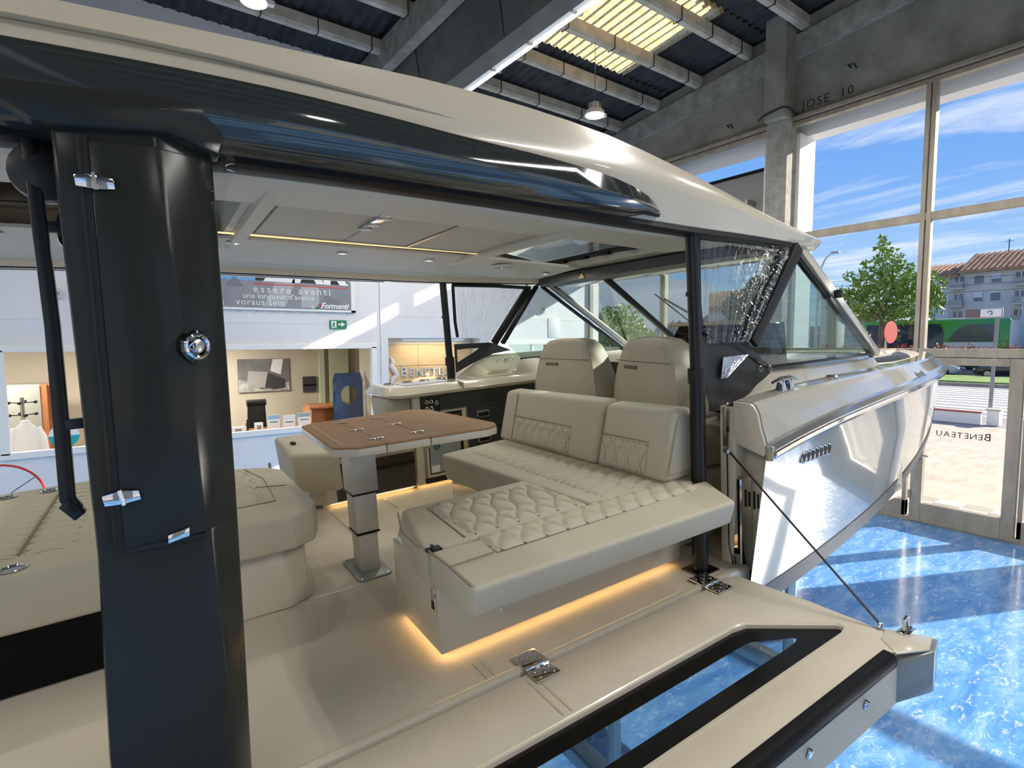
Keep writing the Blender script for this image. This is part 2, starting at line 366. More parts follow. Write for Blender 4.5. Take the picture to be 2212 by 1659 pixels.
sidewin('window_9', 'high side window seen through the roof hatch', HOLES[5], (7.4,))
struct('ceiling_office', 'plain office ceiling behind the side wall', 'ceiling', MB().box((-4, WY + .2, 2.85), (6.3, 13.3, 2.95)), m_white, smooth=0)
struct('floor_office', 'grey office floor behind the side wall', 'floor', MB().box((-4, WY + .2, -.1), (6.3, 13.3, .0)), mat('office_floor', (150, 140, 124), .6), smooth=0)
ob = MB().box((-4, 13, 0), (6.3, 13.2, 2.85)).box((-4, WY + .2, 0), (-3.9, 13, 2.85)).box((4.08, WY + .2, 0), (4.15, 10.9, 2.85)).box((6.22, WY + .2, 0), (6.35, 13, 2.85))
struct('wall_office', 'beige back wall of the office', 'wall', ob, m_ofs, smooth=0)
struct('wall_upper_office', 'brown timber clad wall of the upper room', 'wall', MB().box((-4, 10.6, 4.3), (.5, 10.7, 6.3)).box((-4, WY + .2, 4.3), (.5, 10.6, 4.4)).box((-4, WY + .2, 6.2), (.5, 10.6, 6.3)), mat('dark_timber', (112, 82, 62), .6, col2=(88, 62, 46), nscale=3, stretch=(8, 1, .6)), smooth=0)
struct('wall_beyond', 'plain pale wall of the neighbouring room', 'wall', MB().box((6.35, 12, 0), (9.9, 12.1, 7)).box((6.35, WY + .2, -.1), (9.9, 12, 0)), mat('pale_teal_wall', (196, 212, 208), .8), smooth=0)
# ---- closing walls behind the camera
struct('wall_back', 'plain grey wall behind the stern', 'wall', MB().box((-9.2, -5.8, 0), (-9, WY, 8.6)), m_wallgrey, smooth=0)
def wall_holes_x(): return None
wr = wall_holes(-9, FX + .3, 0, 8.4, [(-8.6, -5.9, .2, 5.7), (-5.6, -2.2, .2, 5.7), (1.1, 5.0, .2, 5.7), (5.3, 9.1, .2, 5.7)], -5.8, -5.6)
struct('wall_right', 'plain white wall with tall windows behind the camera', 'wall', wr, m_wallgrey, smooth=0)
for i, (a, b) in enumerate(((-8.6, -5.9), (-5.6, -2.2), (1.1, 5.0), (5.3, 9.1))):
    w = thing('window_%d' % (10 + i), ['window behind the camera nearest the stern wall', 'second window behind the camera, counted from the stern', 'window behind the camera facing the boat', 'window behind the camera next to the glazed front'][i], 'window', ((a + b) / 2, -5.6, .2), kind='structure')
    for c, d, e, f in ((a, b, .2, .28), (a, b, 5.62, 5.7)): part(w, 'frame_rail', MB().box((c, -5.7, e), (d, -5.6, f)), m_frame, smooth=0)
    for c in (a, (a + b) / 2 - .04, b - .08): part(w, 'frame_stile', MB().box((c, -5.7, .28), (c + .08, -5.6, 5.62)), m_frame, smooth=0)
    part(w, 'pane', MB().box((a, -5.66, .28), (b, -5.65, 5.62)), m_glass, smooth=0)
# ---- roof: corrugated sheets, purlins, main beam, skylight sheets
ce = thing('ceiling', 'dark corrugated roof sheeting on pale precast purlins', 'ceiling', (0, 0, 7.5), kind='structure')
SZ = lambda y: PZ(y) + .2
m_sky = bpy.data.materials.new('translucent_sheet'); m_sky.use_nodes = True
t = m_sky.node_tree; t.nodes.clear()
tl = N(t, 'ShaderNodeBsdfTranslucent'); df = N(t, 'ShaderNodeBsdfDiffuse'); mxs = N(t, 'ShaderNodeMixShader'); mxs.inputs[0].default_value = .25
tcc = N(t, 'ShaderNodeTexCoord'); nn = N(t, 'ShaderNodeTexNoise'); nn.inputs['Scale'].default_value = 9; nn.inputs['Detail'].default_value = 8; nn.inputs['Roughness'].default_value = .8; t.links.new(tcc.outputs['Object'], nn.inputs['Vector'])
cc = ramp(t, [(.3, (196, 150, 86)), (.55, (244, 212, 150)), (.75, (255, 236, 190))], nn.outputs['Fac'])
t.links.new(cc, tl.inputs[0]); t.links.new(cc, df.inputs[0]); t.links.new(tl.outputs[0], mxs.inputs[1]); t.links.new(df.outputs[0], mxs.inputs[2])
oo = N(t, 'ShaderNodeOutputMaterial'); t.links.new(mxs.outputs[0], oo.inputs[0])
def sheet(x0, x1, ya, yb):      # ya low end, yb upper end; waves along x
    n = max(4, int((x1 - x0) / .177 * 6)); mb = MB()
    mb.grid(lambda u, v: (x0 + (x1 - x0) * u, ya + (yb - ya) * v, SZ(ya + (yb - ya) * v) + .055 + .026 * sin(2 * pi * (x0 + (x1 - x0) * u) / .177) + (.035 * (1 - v))), n, 1)
    return mb
rows = [(9.65, 7.40), (7.48, 5.3), (5.38, 3.2), (3.28, 1.1), (1.18, -2)]
for k, (a, b) in enumerate(rows):
    if k == 1:
        for x0, x1, mt, nm in ((-9, 5.95, m_sheet, 'roof_sheet'), (5.95, 8.1, m_sky, 'skylight_sheet'), (8.1, FX + .3, m_sheet, 'roof_sheet')):
            part(ce, nm, sheet(x0, x1, a, b), mt, smooth=60, fixn=False)
    elif k == 33:
        for x0, x1, mt, nm in ((-9, -3, m_sheet, 'roof_sheet'), (-3, -.9, m_sky, 'skylight_sheet'), (-.9, FX + .3, m_sheet, 'roof_sheet')):
            part(ce, nm, sheet(x0, x1, a, b), mt, smooth=60, fixn=False)
    else: part(ce, 'roof_sheet', sheet(-9, FX + .3, a, b), m_sheet, smooth=60, fixn=False)
part(ce, 'roof_sheet', MB().hexa([(-9, -5.8, SZ(-5.8)), (FX + .3, -5.8, SZ(-5.8)), (FX + .3, -2, SZ(-2)), (-9, -2, SZ(-2)), (-9, -5.8, SZ(-5.8) + .1), (FX + .3, -5.8, SZ(-5.8) + .1), (FX + .3, -2, SZ(-2) + .1), (-9, -2, SZ(-2) + .1)]), m_sheet, smooth=0)
for k, (x0, x1, ya, yb) in enumerate(((-9, 5.95, 9.7, -2), (8.1, FX + .3, 9.7, -2), (5.95, 8.1, 9.7, 7.52), (5.95, 8.1, 5.25, -2))):
    part(ce, 'added_gap_cover', MB().quad((x0, ya, SZ(ya) + .14), (x1, ya, SZ(ya) + .14), (x1, yb, SZ(yb) + .14), (x0, yb, SZ(yb) + .14)), m_sheet, smooth=0)  # unseen sheets added to block sky through the overlap gaps
tie = mesh(MB().box((-.006, -.085, -.012), (.006, .085, -.002)).box((-.006, -.085, -.01), (.006, -.075, .2)).box((-.006, .075, -.01), (.006, .085, .2)), 'wire_tie', smooth=0); tie.materials.append(m_blackmetal)
for y in (8.67, 7.64, 6.65, 5.61, 4.65, 3.65, 2.65, 1.65, .65, -.35, -1.35):
    for x0, x1 in ((-9, -7.0), (-6.6, -1.6), (-1.2, 3.9), (4.32, FX)):
        z = PZ(y)
        p = part(ce, 'purlin', MB().prism([(y - .07, z + .05), (y - .07, z + .2), (y + .07, z + .2), (y + .07, z + .05), (y + .045, z), (y - .045, z)], 0, x0, x1), m_purlin, smooth=0)
        if y > 4:
            xx = x0 + random.uniform(.3, .8)
            while xx < x1 - .2:
                o = piece(p, 'wire_tie', tie, (xx, y, z)); xx += random.uniform(.75, 1.15)
for (y, x) in ((-2.4, 0), (-3.4, 0), (-4.4, 0)):
    z = PZ(y); part(ce, 'purlin', MB().box((-9, y - .07, z), (FX, y + .07, z + .2)), m_purlin, smooth=0)
m_strip = emis('added_fill_glow', (255, 250, 240), 1.6)
STRIP_W = 170
def roof_beam(X, label, W=0):
    b = thing('roof_beam', label, 'beam', (X, 0, 6.33), kind='structure')
    part(b, 'web', MB().prism([(X - .08, 6.33), (X + .20, 6.33), (X + .20, 7.35), (X - .2, 7.35), (X - .2, 7.1)], 1, -5.6, WY), m_beam, smooth=0)
    part(b, 'flange', MB().prism([(X - .38, 7.06), (X - .24, 7.02), (X - .2, 7.1), (X - .2, 7.5), (X - .38, 7.5)], 1, -5.6, WY), m_conc2, smooth=0)
    for y in (7.75, 5.6): part(b, 'joint', MB().hexa([(X - .084, y, 6.34), (X - .078, y, 6.34), (X - .078, y + .02, 6.34), (X - .084, y + .02, 6.34), (X - .204, y, 7.08), (X - .198, y, 7.08), (X - .198, y + .02, 7.08), (X - .204, y + .02, 7.08)]), m_black, smooth=0)
    part(b, 'trunking', MB().box((X + .20, -5.6, 6.33), (X + .34, WY, 6.40)), m_white, smooth=0)
    part(b, 'trunking', MB().box((X + .20, -5.6, 6.47), (X + .26, WY, 6.56)), m_purlin, smooth=0)
    part(b, 'cable_pipe', MB().tube([(X + .23, -5.6, 6.44), (X + .23, WY, 6.44)], .018, 6), m_purlin)
    for y in (7.2, 6.3, 5.5, 4.7): part(b, 'bracket', MB().box((X + .20, y, 6.315), (X + .36, y + .04, 6.48)), m_purlin, smooth=0)
    if not W: return
    # tube and area lights added under the trunking for soft fill
    part(b, 'added_fill_tube', MB().tube([(X + .29, -5.2, 6.315), (X + .29, 9.0, 6.315)], .016, 8), m_strip)
    for yc in (-1.6, 5.0):
        q = bpy.data.lights.new('added_fill_light', 'AREA'); q.shape = 'RECTANGLE'; q.size = .26; q.size_y = 6.2; q.energy = W; q.color = (1, .96, .9)
        o = bpy.data.objects.new('added_fill_light', q); COL.objects.link(o); o.parent = b; o.location = (.29, yc, -.05)
roof_beam(4.1, 'heavy dark concrete roof beam with added fill tubes crossing above the boat', 270)
roof_beam(-1.4, 'concrete roof beam behind the cockpit')
roof_beam(-6.8, 'concrete roof beam with added fill tubes near the stern wall', 300)
# ---- high-bay lamps; the off-frame ones are added for fill, all lit
m_lampface = emis('lamp_diffuser', (255, 250, 240), 1.2)
def highbay(x, y, z, label):
    l = thing('high_bay_lamp', label, 'lamp', (x, y, z), group='high bay lamps under the roof')
    part(l, 'housing', MB().lathe([(.03, z + .22), (.05, z + .2), (.09, z + .19), (.1, z + .1), (.15, z + .06), (.17, z + .0), (.155, z)], (x, y, 0), 20), m_white)
    for k in range(10):
        a = 2 * pi * k / 10
        part(l, 'cooling_fin', MB().box((-.004, .05, .1), (.004, .12, .19)).xf(Matrix.Translation((x, y, z)) @ Matrix.Rotation(a, 4, 'Z')), m_steel, smooth=0)
    part(l, 'diffuser', MB().lathe([(.15, z + .004), (.15, z - .012), (.05, z - .02)], (x, y, 0), 20), m_lampface)
    part(l, 'driver_box', MB().box((x + .14, y - .04, z + .02), (x + .24, y + .04, z + .07)), m_white, smooth=0)
    part(l, 'cable', MB().tube([(x, y, z + .22), (x, y, PZ(y) - .001)], .006, 5), m_steel)
    ld = bpy.data.lights.new('lamp_light', 'AREA'); ld.shape = 'DISK'; ld.size = .34; ld.energy = LAMP_W; ld.color = (1, .95, .87)
    lo = bpy.data.objects.new('lamp_light', ld); COL.objects.link(lo); lo.parent = l; lo.location = (0, 0, -.03)
highbay(6.58, 6.65, 6.36, 'white high bay lamp hanging below the yellow skylight')
highbay(1.63, 7.64, 6.9, 'white high bay lamp cut by the top edge of the picture')
for i, (x, y) in enumerate(((-3.5, 6.65), (-3.5, 1.65), (1.6, 2.65), (6.6, 1.65), (-3.5, -3.4), (1.6, -3.4), (6.6, -3.4))):
    highbay(x, y, 6.6, 'added high bay fill lamp %s of the hall' % ['over the stern, port side', 'over the stern, middle', 'above the cockpit roof', 'above the foredeck, starboard', 'behind the camera, stern end', 'straight behind the camera, first row', 'behind the camera, front end', 'straight behind the camera, second row', 'in the rear stern corner', 'in the rear front corner'][i])
# =================================================================== BOAT (boat frame: x forward, y to port, z up, cockpit floor z=0)
CY = 2.99
def lerp(a, b, t): return a + (b - a) * t
def interp(tab, x):
    if x <= tab[0][0]: return tab[0][1]
    for (a, b), (c, d) in zip(tab[:-1], tab[1:]):
        if x <= c: return lerp(b, d, (x - a) / (c - a))
    return tab[-1][1]
def smooth_tab(tab, x):
    # monotone-ish cubic through table points
    n = len(tab)
    if x <= tab[0][0]: return tab[0][1]
    if x >= tab[-1][0]: return tab[-1][1]
    for i in range(n - 1):
        if x <= tab[i + 1][0]:
            x0, y0 = tab[i]; x1, y1 = tab[i + 1]; h = x1 - x0
            s = (y1 - y0) / h
            m0 = s if i == 0 else (s + (y0 - tab[i - 1][1]) / (x0 - tab[i - 1][0])) / 2
            m1 = s if i == n - 2 else (s + (tab[i + 2][1] - y1) / (tab[i + 2][0] - x1)) / 2
            t = (x - x0) / h
            return (2 * t ** 3 - 3 * t * t + 1) * y0 + (t ** 3 - 2 * t * t + t) * h * m0 + (-2 * t ** 3 + 3 * t * t) * y1 + (t ** 3 - t * t) * h * m1
boat = thing('boat', 'beige motor boat hull with open sides and black trim', 'boat', (2, CY, -1.0), BM)
def hb(x, k=1.56):           # half beam at the rub rail
    if x <= 2: return k
    s = min(1, (x - 2) / 5.7); return k * (1 - s ** 2.6)
def rubz(x): return .60 + .19 * (1 - math.exp(-(max(x, 2.28) - 2.28))) - .022 * max(0, x - 2.3) ** 1.3
def topz(x): return rubz(x) + .115 + .11 * math.exp(-(x - 2.3) / 1.1)
def chb(x): return 1.44 * (1 - min(1, max(0, (x - 2) / 5.65)) ** 2.8)
def chz(x): return min(rubz(x) - .06, -.25 + .98 * max(0, (x - 2) / 5.65) ** 1.5)
def keelz(x): return min(chz(x) - .02, smooth_tab([(-2.6, -.95), (2.3, -.98), (4.5, -.80), (6, -.35), (7, .2), (7.6, .5)], x))
def hsec(x):                  # half profile, from deck edge down to keel: (half width, z)
    r = hb(x); rz = rubz(x); tz = topz(x); h = tz - rz; cb_, cz = chb(x), chz(x)
    q = max(.02, r)
    pts = [(max(.0, q - .17), tz + .004), (max(.0, q - .08), tz), (max(0, q - .062), tz - .01), (max(0, q - .042), tz - .045), (max(.0, q - .025), tz - h * .55), (max(0, q - .012), tz - h * .7), (max(0, q - .004), rz + .03), (q, rz)]
    pts += [(lerp(q - .012, cb_, t), lerp(rz - .03, cz, t)) for t in (0, .33, .66, 1)]
    kz = keelz(x)
    pts += [(max(0, cb_ - .09), cz - .012), (max(0, cb_ * .5), lerp(cz, kz, .45)), (0, kz)]
    return [(min(a, 9), b) for a, b in pts]
XS = [2.3 + (7.62 - 2.3) * (k / 44) for k in range(45)]
hm = MB()
rings = []
for x in XS:
    h = hsec(x); rings.append([(x, CY - a, z) for a, z in h] + [(x, CY + a, z) for a, z in h[::-1][1:]])
hm.loft(rings, closed=False, caps=False)
# after body below the cockpit floor
ar = []
for x in (-2.7, -1, .8, 2.3):
    h = [(1.43, -.06), (1.43, -.09), (1.43, -.23), (1.33, -.245), (.7, -.55), (0, -.97)]
    ar.append([(x, CY - a, z) for a, z in h] + [(x, CY + a, z) for a, z in h[::-1][1:]])
hm.loft(ar, closed=False, caps=False)
hm.quad(*[(-2.7, CY - a, z) for a, z in h], *[(-2.7, CY + a, z) for a, z in h[::-1][1:]])
hull = part(boat, 'hull', hm, m_hull, smooth=25)
# boot stripe along the chine
m_stripe = mat('grey_boot_stripe', (60, 63, 70), .4, spec=.3)
for sgn in (-1, 1):
    sm = MB(); rr = []
    for x in XS[:40]:
        h = hsec(x); (a0, z0), (a1, z1) = h[8], h[11]
        f = .02 / 1
        rr.append([(x, CY + sgn * (lerp(a0, a1, t) + .004), lerp(z0, z1, t)) for t in (.87, .995)])
    sm.loft(rr, closed=False, caps=False)
    part(hull, 'boot_stripe', sm, m_stripe, fixn=False)
# rub rail
m_railgrey = mat('rail_grey', (214, 214, 212), .14, .85)
for sgn in (-1, 1):
    rm = MB(); r3 = MB(); rr = []; r4 = []
    for x in XS[:-1]:
        q = hb(x); z = rubz(x)
        rr.append([(x, CY + sgn * (q + d), z + e) for d, e in ((-.02, .045), (.014, .04), (.034, .018), (.034, -.016), (.014, -.038), (-.02, -.042))])
        r4.append([(x, CY + sgn * (q + d), z + e) for d, e in ((.02, .012), (.041, .008), (.041, -.008), (.02, -.012))])
    p = part(boat, 'rub_rail', rm.loft(rr), m_railgrey, label='grey and chrome rub rail')
    part(p, 'chrome_strip', r3.loft(r4), m_chrome)
    part(p, 'end_cap', MB().box((2.285, CY + sgn * 1.545, rubz(2.3) - .034), (2.306, CY + sgn * 1.588, rubz(2.3) + .036)), m_steel, bevel=.005)
    # bow section joint lines and plate
    for x in (4.3, 4.47):
        q = hb(x)
        part(boat, 'joint_seam', MB().tube([(x, CY + sgn * (hb(x) - .1), topz(x) + .002), (x, CY + sgn * (hb(x) - .048), topz(x) - .045), (x, CY + sgn * (hb(x) + .0), rubz(x) + .04)], .003, 5), m_blackmetal)
    part(boat, 'chock_plate', MB().quad((4.31, CY + sgn * (hb(4.31) - .012), rubz(4.3) + .035), (4.46, CY + sgn * (hb(4.46) - .012), rubz(4.46) + .035), (4.46, CY + sgn * (hb(4.46) - .02), rubz(4.46) + .07), (4.31, CY + sgn * (hb(4.31) - .02), rubz(4.31) + .07)), m_steel)
# foredeck and side decks
dm = MB(); rr = []
for x in XS:
    q = max(0, hb(x) - .165)
    rr.append([(x, CY - q, topz(x) + .002)] + [(x, CY + q * t, topz(x) - .02) for t in (-.9, -.5, 0, .5, .9)] + [(x, CY + q, topz(x) + .002)])
part(boat, 'deck', dm.loft([r for r in rr if r[0][0] > 4.35], closed=False, caps=False), m_gelfloor, fixn=False)
for sgn in (-1, 1):
    sd_ = MB(); r5 = []
    for x in [v for v in XS if v < 4.5]:
        q = hb(x) - .165
        r5.append([(x, CY + sgn * q, topz(x) + .003), (x, CY + sgn * 1.14, min(topz(x) - .01, lerp(.70, .80, min(1, max(0, (x - 2.46) / 1.74)))))])
    part(boat, 'side_deck', sd_.loft(r5, closed=False, caps=False), m_gelfloor, fixn=False)
    # bulwark end: flat cap facing aft, recess wall below
    h = hsec(2.3)[:8]
    poly = [(CY + sgn * (a - .004), z - .002) for a, z in h] + [(CY + sgn * 1.545, .585), (CY + sgn * 1.40, .625)]
    part(boat, 'bulwark_end', MB().prism(poly, 0, 2.282, 2.33), m_gel, bevel=.006)
    part(boat, 'inner_side', MB().box((2.33, CY + sgn * 1.33 - .03, -.02), (4.2, CY + sgn * 1.33 + .03, .80)), m_gel, bevel=.01)
    part(boat, 'opening_frame', MB().hexa([(2.30, CY + sgn * 1.30, 0), (2.36, CY + sgn * 1.30, 0), (2.36, CY + sgn * 1.36, 0), (2.30, CY + sgn * 1.36, 0), (2.30, CY + sgn * 1.30, .80), (2.36, CY + sgn * 1.30, .80), (2.36, CY + sgn * 1.40, .80), (2.30, CY + sgn * 1.40, .80)]), m_gel, bevel=.006)
    part(boat, 'recess_wall', MB().hexa([(2.42, CY + sgn * 1.30, -.06), (2.46, CY + sgn * 1.30, -.06), (2.46, CY + sgn * 1.45, -.06), (2.42, CY + sgn * 1.45, -.06), (2.42, CY + sgn * 1.30, .62), (2.46, CY + sgn * 1.30, .62), (2.46, CY + sgn * 1.53, .62), (2.42, CY + sgn * 1.53, .62)]), m_gel, smooth=0)
    part(boat, 'mirror_plate', MB().box((2.31, CY + sgn * 1.345, .0), (2.32, CY + sgn * 1.40, .44)).box((2.32, CY + sgn * 1.40, .0), (2.40, CY + sgn * 1.405, .44)), m_chrome, smooth=0)
    part(boat, 'strike_plate', MB().box((2.292, CY + sgn * 1.345 - .012, .60), (2.299, CY + sgn * 1.345 + .024, .79)), m_steel, bevel=.004)
    part(boat, 'strike_slot', MB().box((2.289, CY + sgn * 1.351 - .006, .675), (2.293, CY + sgn * 1.351 + .006, .70)), m_black, smooth=0)
    part(boat, 'cable_mount', MB().lathe([(.012, 2.27), (.02, 2.28), (.02, 2.30)], (0, CY + sgn * 1.35, .585), 10, 0), m_chrome)
    for k in range(3):
        part(boat, 'drain_slot', MB().box((2.415, CY + sgn * (1.405 + .02 * k), .27 + .008 * (k % 2)), (2.421, CY + sgn * (1.414 + .02 * k), .36 - .008 * (k % 2))), m_black, smooth=0)
    # hull vents: seven chrome edged slots
    for k in range(7):
        x = 2.645 + .043 * k; zc = .515; yy = CY + sgn * (lerp(hb(x) - .012, chb(x), (rubz(x) - .03 - zc) / (rubz(x) - .03 - chz(x))) + .004)
        ring = []; hole = []
        for a in range(14):
            an = 2 * pi * a / 14
            ring.append((x + .018 * cos(an) + .010 * sin(an), yy, zc + .028 * sin(an))); hole.append((x + .012 * cos(an) + .007 * sin(an), yy + sgn * .004, zc + .020 * sin(an)))
        part(boat, 'vent_ring', MB().tube(ring + ring[:1], .0045, 5, False), m_chrome)
        part(boat, 'vent_slot', MB().add(hole, [tuple(range(14))]), m_black, smooth=0)
    # cleat
    c = thing('x', None, None) if False else None
    cx, cyv, cz = 2.66, CY + sgn * 1.425, topz(2.66) - .004
    cl = part(boat, 'cleat', MB().tube([(cx - .11, cyv, cz + .05), (cx - .04, cyv, cz + .062), (cx + .04, cyv, cz + .062), (cx + .11, cyv, cz + .05)], [.007, .013, .013, .007], 8), m_chrome)
    for dx in (-.035, .035):
        part(cl, 'cleat_foot', MB().hexa([(cx + dx - .02, cyv - .022, cz), (cx + dx + .02, cyv - .022, cz), (cx + dx + .02, cyv + .022, cz), (cx + dx - .02, cyv + .022, cz), (cx + dx - .011, cyv - .012, cz + .058), (cx + dx + .011, cyv - .012, cz + .058), (cx + dx + .011, cyv + .012, cz + .058), (cx + dx - .011, cyv + .012, cz + .058)]), m_chrome, bevel=.003)
    part(boat, 'filler_cap', MB().lathe([(.034, topz(3.2) - .01), (.036, topz(3.2) + .012), (.03, topz(3.2) + .02), (.006, topz(3.2) + .021)], (3.14, CY + sgn * 1.42, 0), 16), m_steel)
    # cabin side (coaming) below the side glass
    y0 = CY + sgn * 1.24; y1 = CY + sgn * 1.19
    part(boat, 'coaming', MB().hexa([(2.44, y0, .66), (4.38, CY + sgn * 1.19, .74), (4.38, y1 - sgn * .12, .74), (2.44, y1 - sgn * .12, .66),
                                     (2.74, y0 - sgn * .02, .895), (4.24, CY + sgn * 1.15, .885), (4.15, y1 - sgn * .10, .935), (2.80, y1 - sgn * .03, .94)]), m_hull, bevel=.008)
part(boat, 'coaming_front', MB().hexa([(4.2, CY - 1.17, .72), (4.5, CY - 1.0, .72), (4.5, CY + 1.0, .72), (4.2, CY + 1.17, .72), (4.1, CY - 1.1, .935), (4.3, CY - .95, .9), (4.3, CY + .95, .9), (4.1, CY + 1.1, .935)]), m_gel, bevel=.015)
# bow cushion, seat and pulpit box
part(boat, 'bow_pad', MB().tube([(4.6, CY - .98, .80), (4.9, CY - 1.0, .795), (5.25, CY - .93, .785), (5.6, CY - .75, .78)], [.05, .058, .058, .05], 12), mat('charcoal_vinyl', (62, 64, 64), .45), label='charcoal roll-shaped bow cushion')
part(boat, 'bow_well', MB().box((4.7, CY - .82, .60), (5.9, CY + .82, .765)), mat('charcoal_shell', (70, 74, 72), .3), bevel=.03)
part(boat, 'bow_hatch', MB().hexa([(6.1, CY - .45, .66), (6.8, CY - .25, .64), (6.8, CY + .25, .64), (6.1, CY + .45, .66), (6.15, CY - .4, .79), (6.7, CY - .2, .76), (6.7, CY + .2, .76), (6.15, CY + .4, .79)]), m_gel, bevel=.02)
# cockpit floor with raised lip
part(boat, 'cockpit_floor', MB().box((-2.7, 1.56, -.10), (2.36, 2 * CY - 1.56, 0)), m_gelfloor, bevel=.02, seg=3)
part(boat, 'cabin_floor', MB().box((2.36, CY - 1.30, -.10), (4.3, CY + 1.30, -.001)), m_gelfloor, smooth=0)
for (a, b) in (((.80, 1.64), (.90, 1.60)),): pass
m_groove = mat('floor_groove', (176, 166, 146), .6)
part(boat, 'floor_lip', MB().prism([(1.562, -.03), (1.562, .004), (1.585, .009), (1.60, .004), (1.60, -.03)], 0, -2.7, 2.26), m_gel)
part(boat, 'floor_joint', MB().box((.86, 1.60, .0), (.872, 1.72, .004)).box((.892, 1.60, .0), (.904, 1.72, .004)), m_gel, smooth=0)
part(boat, 'floor_joint', MB().box((-.2, 2.62, .0), (2.2, 2.635, .003)).box((.9, 3.35, 0), (.912, 3.9, .003)).box((1.3, 3.62, 0), (1.312, 3.9, .003)), m_gel, smooth=0)
# engine block hint at the stern, trailer support pad
part(boat, 'stern_platform', MB().box((-3.3, CY - 1.2, -.25), (-2.7, CY + 1.2, -.1)), m_gel, bevel=.03)
tr = thing('boat_trailer', 'galvanised trailer carrying the boat, mostly hidden below it', 'trailer', (2, CY, -1.35), BM)
part(tr, 'keel_beam', MB().box((-2.4, CY - .06, -1.16), (6.6, CY + .06, -1.02)), m_steel, bevel=.008)
for x in (-1.6, .2, 1.7, 3.25):
    part(tr, 'cross_member', MB().box((x - .05, CY - 1.12, -1.14), (x + .05, CY + 1.12, -1.04)), m_steel, bevel=.008)
    for s_ in (-1, 1):
        st = part(tr, 'prop', MB().tube([(x, CY + s_ * 1.1, -1.1), (x, CY + s_ * 1.12, -.42)], .035, 10), m_steel)
        part(st, 'pad', MB().box((x - .06, CY + s_ * 1.12 - .05, -.44), (x + .06, CY + s_ * 1.12 + .05, -.36)).xf(Matrix.Identity(4)), m_blackmetal, bevel=.01)
for x in (-1.2, .6):
    for s_ in (-1, 1):
        wz_ = -1.02
        wh = part(tr, 'wheel', MB().lathe([(.16, -.09), (.29, -.09), (.31, -.05), (.31, .05), (.29, .09), (.16, .09)], (x, CY + s_ * 1.0, wz_), 24, 1), m_black)
        part(wh, 'rim', MB().lathe([(.02, -.07), (.16, -.08), (.16, .08), (.02, .07)], (x, CY + s_ * 1.0, wz_), 16, 1), m_steel)

# =================================================================== HARDTOP
def edge(x): return smooth_tab([(-2.4, 1.62), (-.5, 1.57), (1.2, 1.57), (2.0, 1.60), (2.8, 1.66), (3.2, 1.71), (3.38, 1.76), (3.46, 1.84), (3.5, 1.96)], x)
def rz_(x): return smooth_tab([(-2.4, 1.75), (.2, 1.715), (.9, 1.685), (1.96, 1.635), (2.6, 1.62), (3.1, 1.605), (3.5, 1.60)], x)
def tz_(x): return smooth_tab([(-2.4, 2.02), (-.1, 2.05), (.5, 2.05), (.95, 2.045), (1.58, 1.995), (2.15, 1.90), (2.9, 1.755), (3.2, 1.712), (3.5, 1.69)], x)
roof = thing('hardtop', 'beige hardtop roof with dark grey side mouldings', 'boat roof', (0, CY, 1.7), BM)
RX = sorted(set([-2.4 + .2 * k for k in range(30)] + [.36, 2.05, 2.9, 3.35, 3.42, 3.46, 3.5, -.95]))
RX = [x for x in RX if x <= 3.5]
def crown(x, y):
    t = (y - CY) / 1.4
    return tz_(x) + (.05 * (1 - t * t)) * min(1, (3.6 - x) / 1.2)
FH = (2.05, 2.9, 2.05, 2 * CY - 2.05); AH = (-.95, .36, 2.1, 2 * CY - 2.1)
def skin(zf, ys):
    mb = MB()
    for x0, x1 in zip(RX[:-1], RX[1:]):
        for i in range(len(ys) - 1):
            xm = (x0 + x1) / 2
            f = lambda x, k: edge(x) + .14 + (2 * (CY - edge(x) - .14)) * ys[k] if not isinstance(ys[k], tuple) else ys[k][0]
            ya0, yb0, ya1, yb1 = f(x0, i), f(x0, i + 1), f(x1, i), f(x1, i + 1)
            ym = (ya0 + yb0 + ya1 + yb1) / 4
            if any(h[0] < xm < h[1] and h[2] < ym < h[3] for h in (FH, AH)): continue
            mb.quad((x0, ya0, zf(x0, ya0)), (x1, ya1, zf(x1, ya1)), (x1, yb1, zf(x1, yb1)), (x0, yb0, zf(x0, yb0)))
    return mb
ysT = [0, (2.05,), (2.1,), .35, .5, .65, (2 * CY - 2.1,), (2 * CY - 2.05,), 1]
part(roof, 'roof_skin', skin(crown, ysT), m_gel)
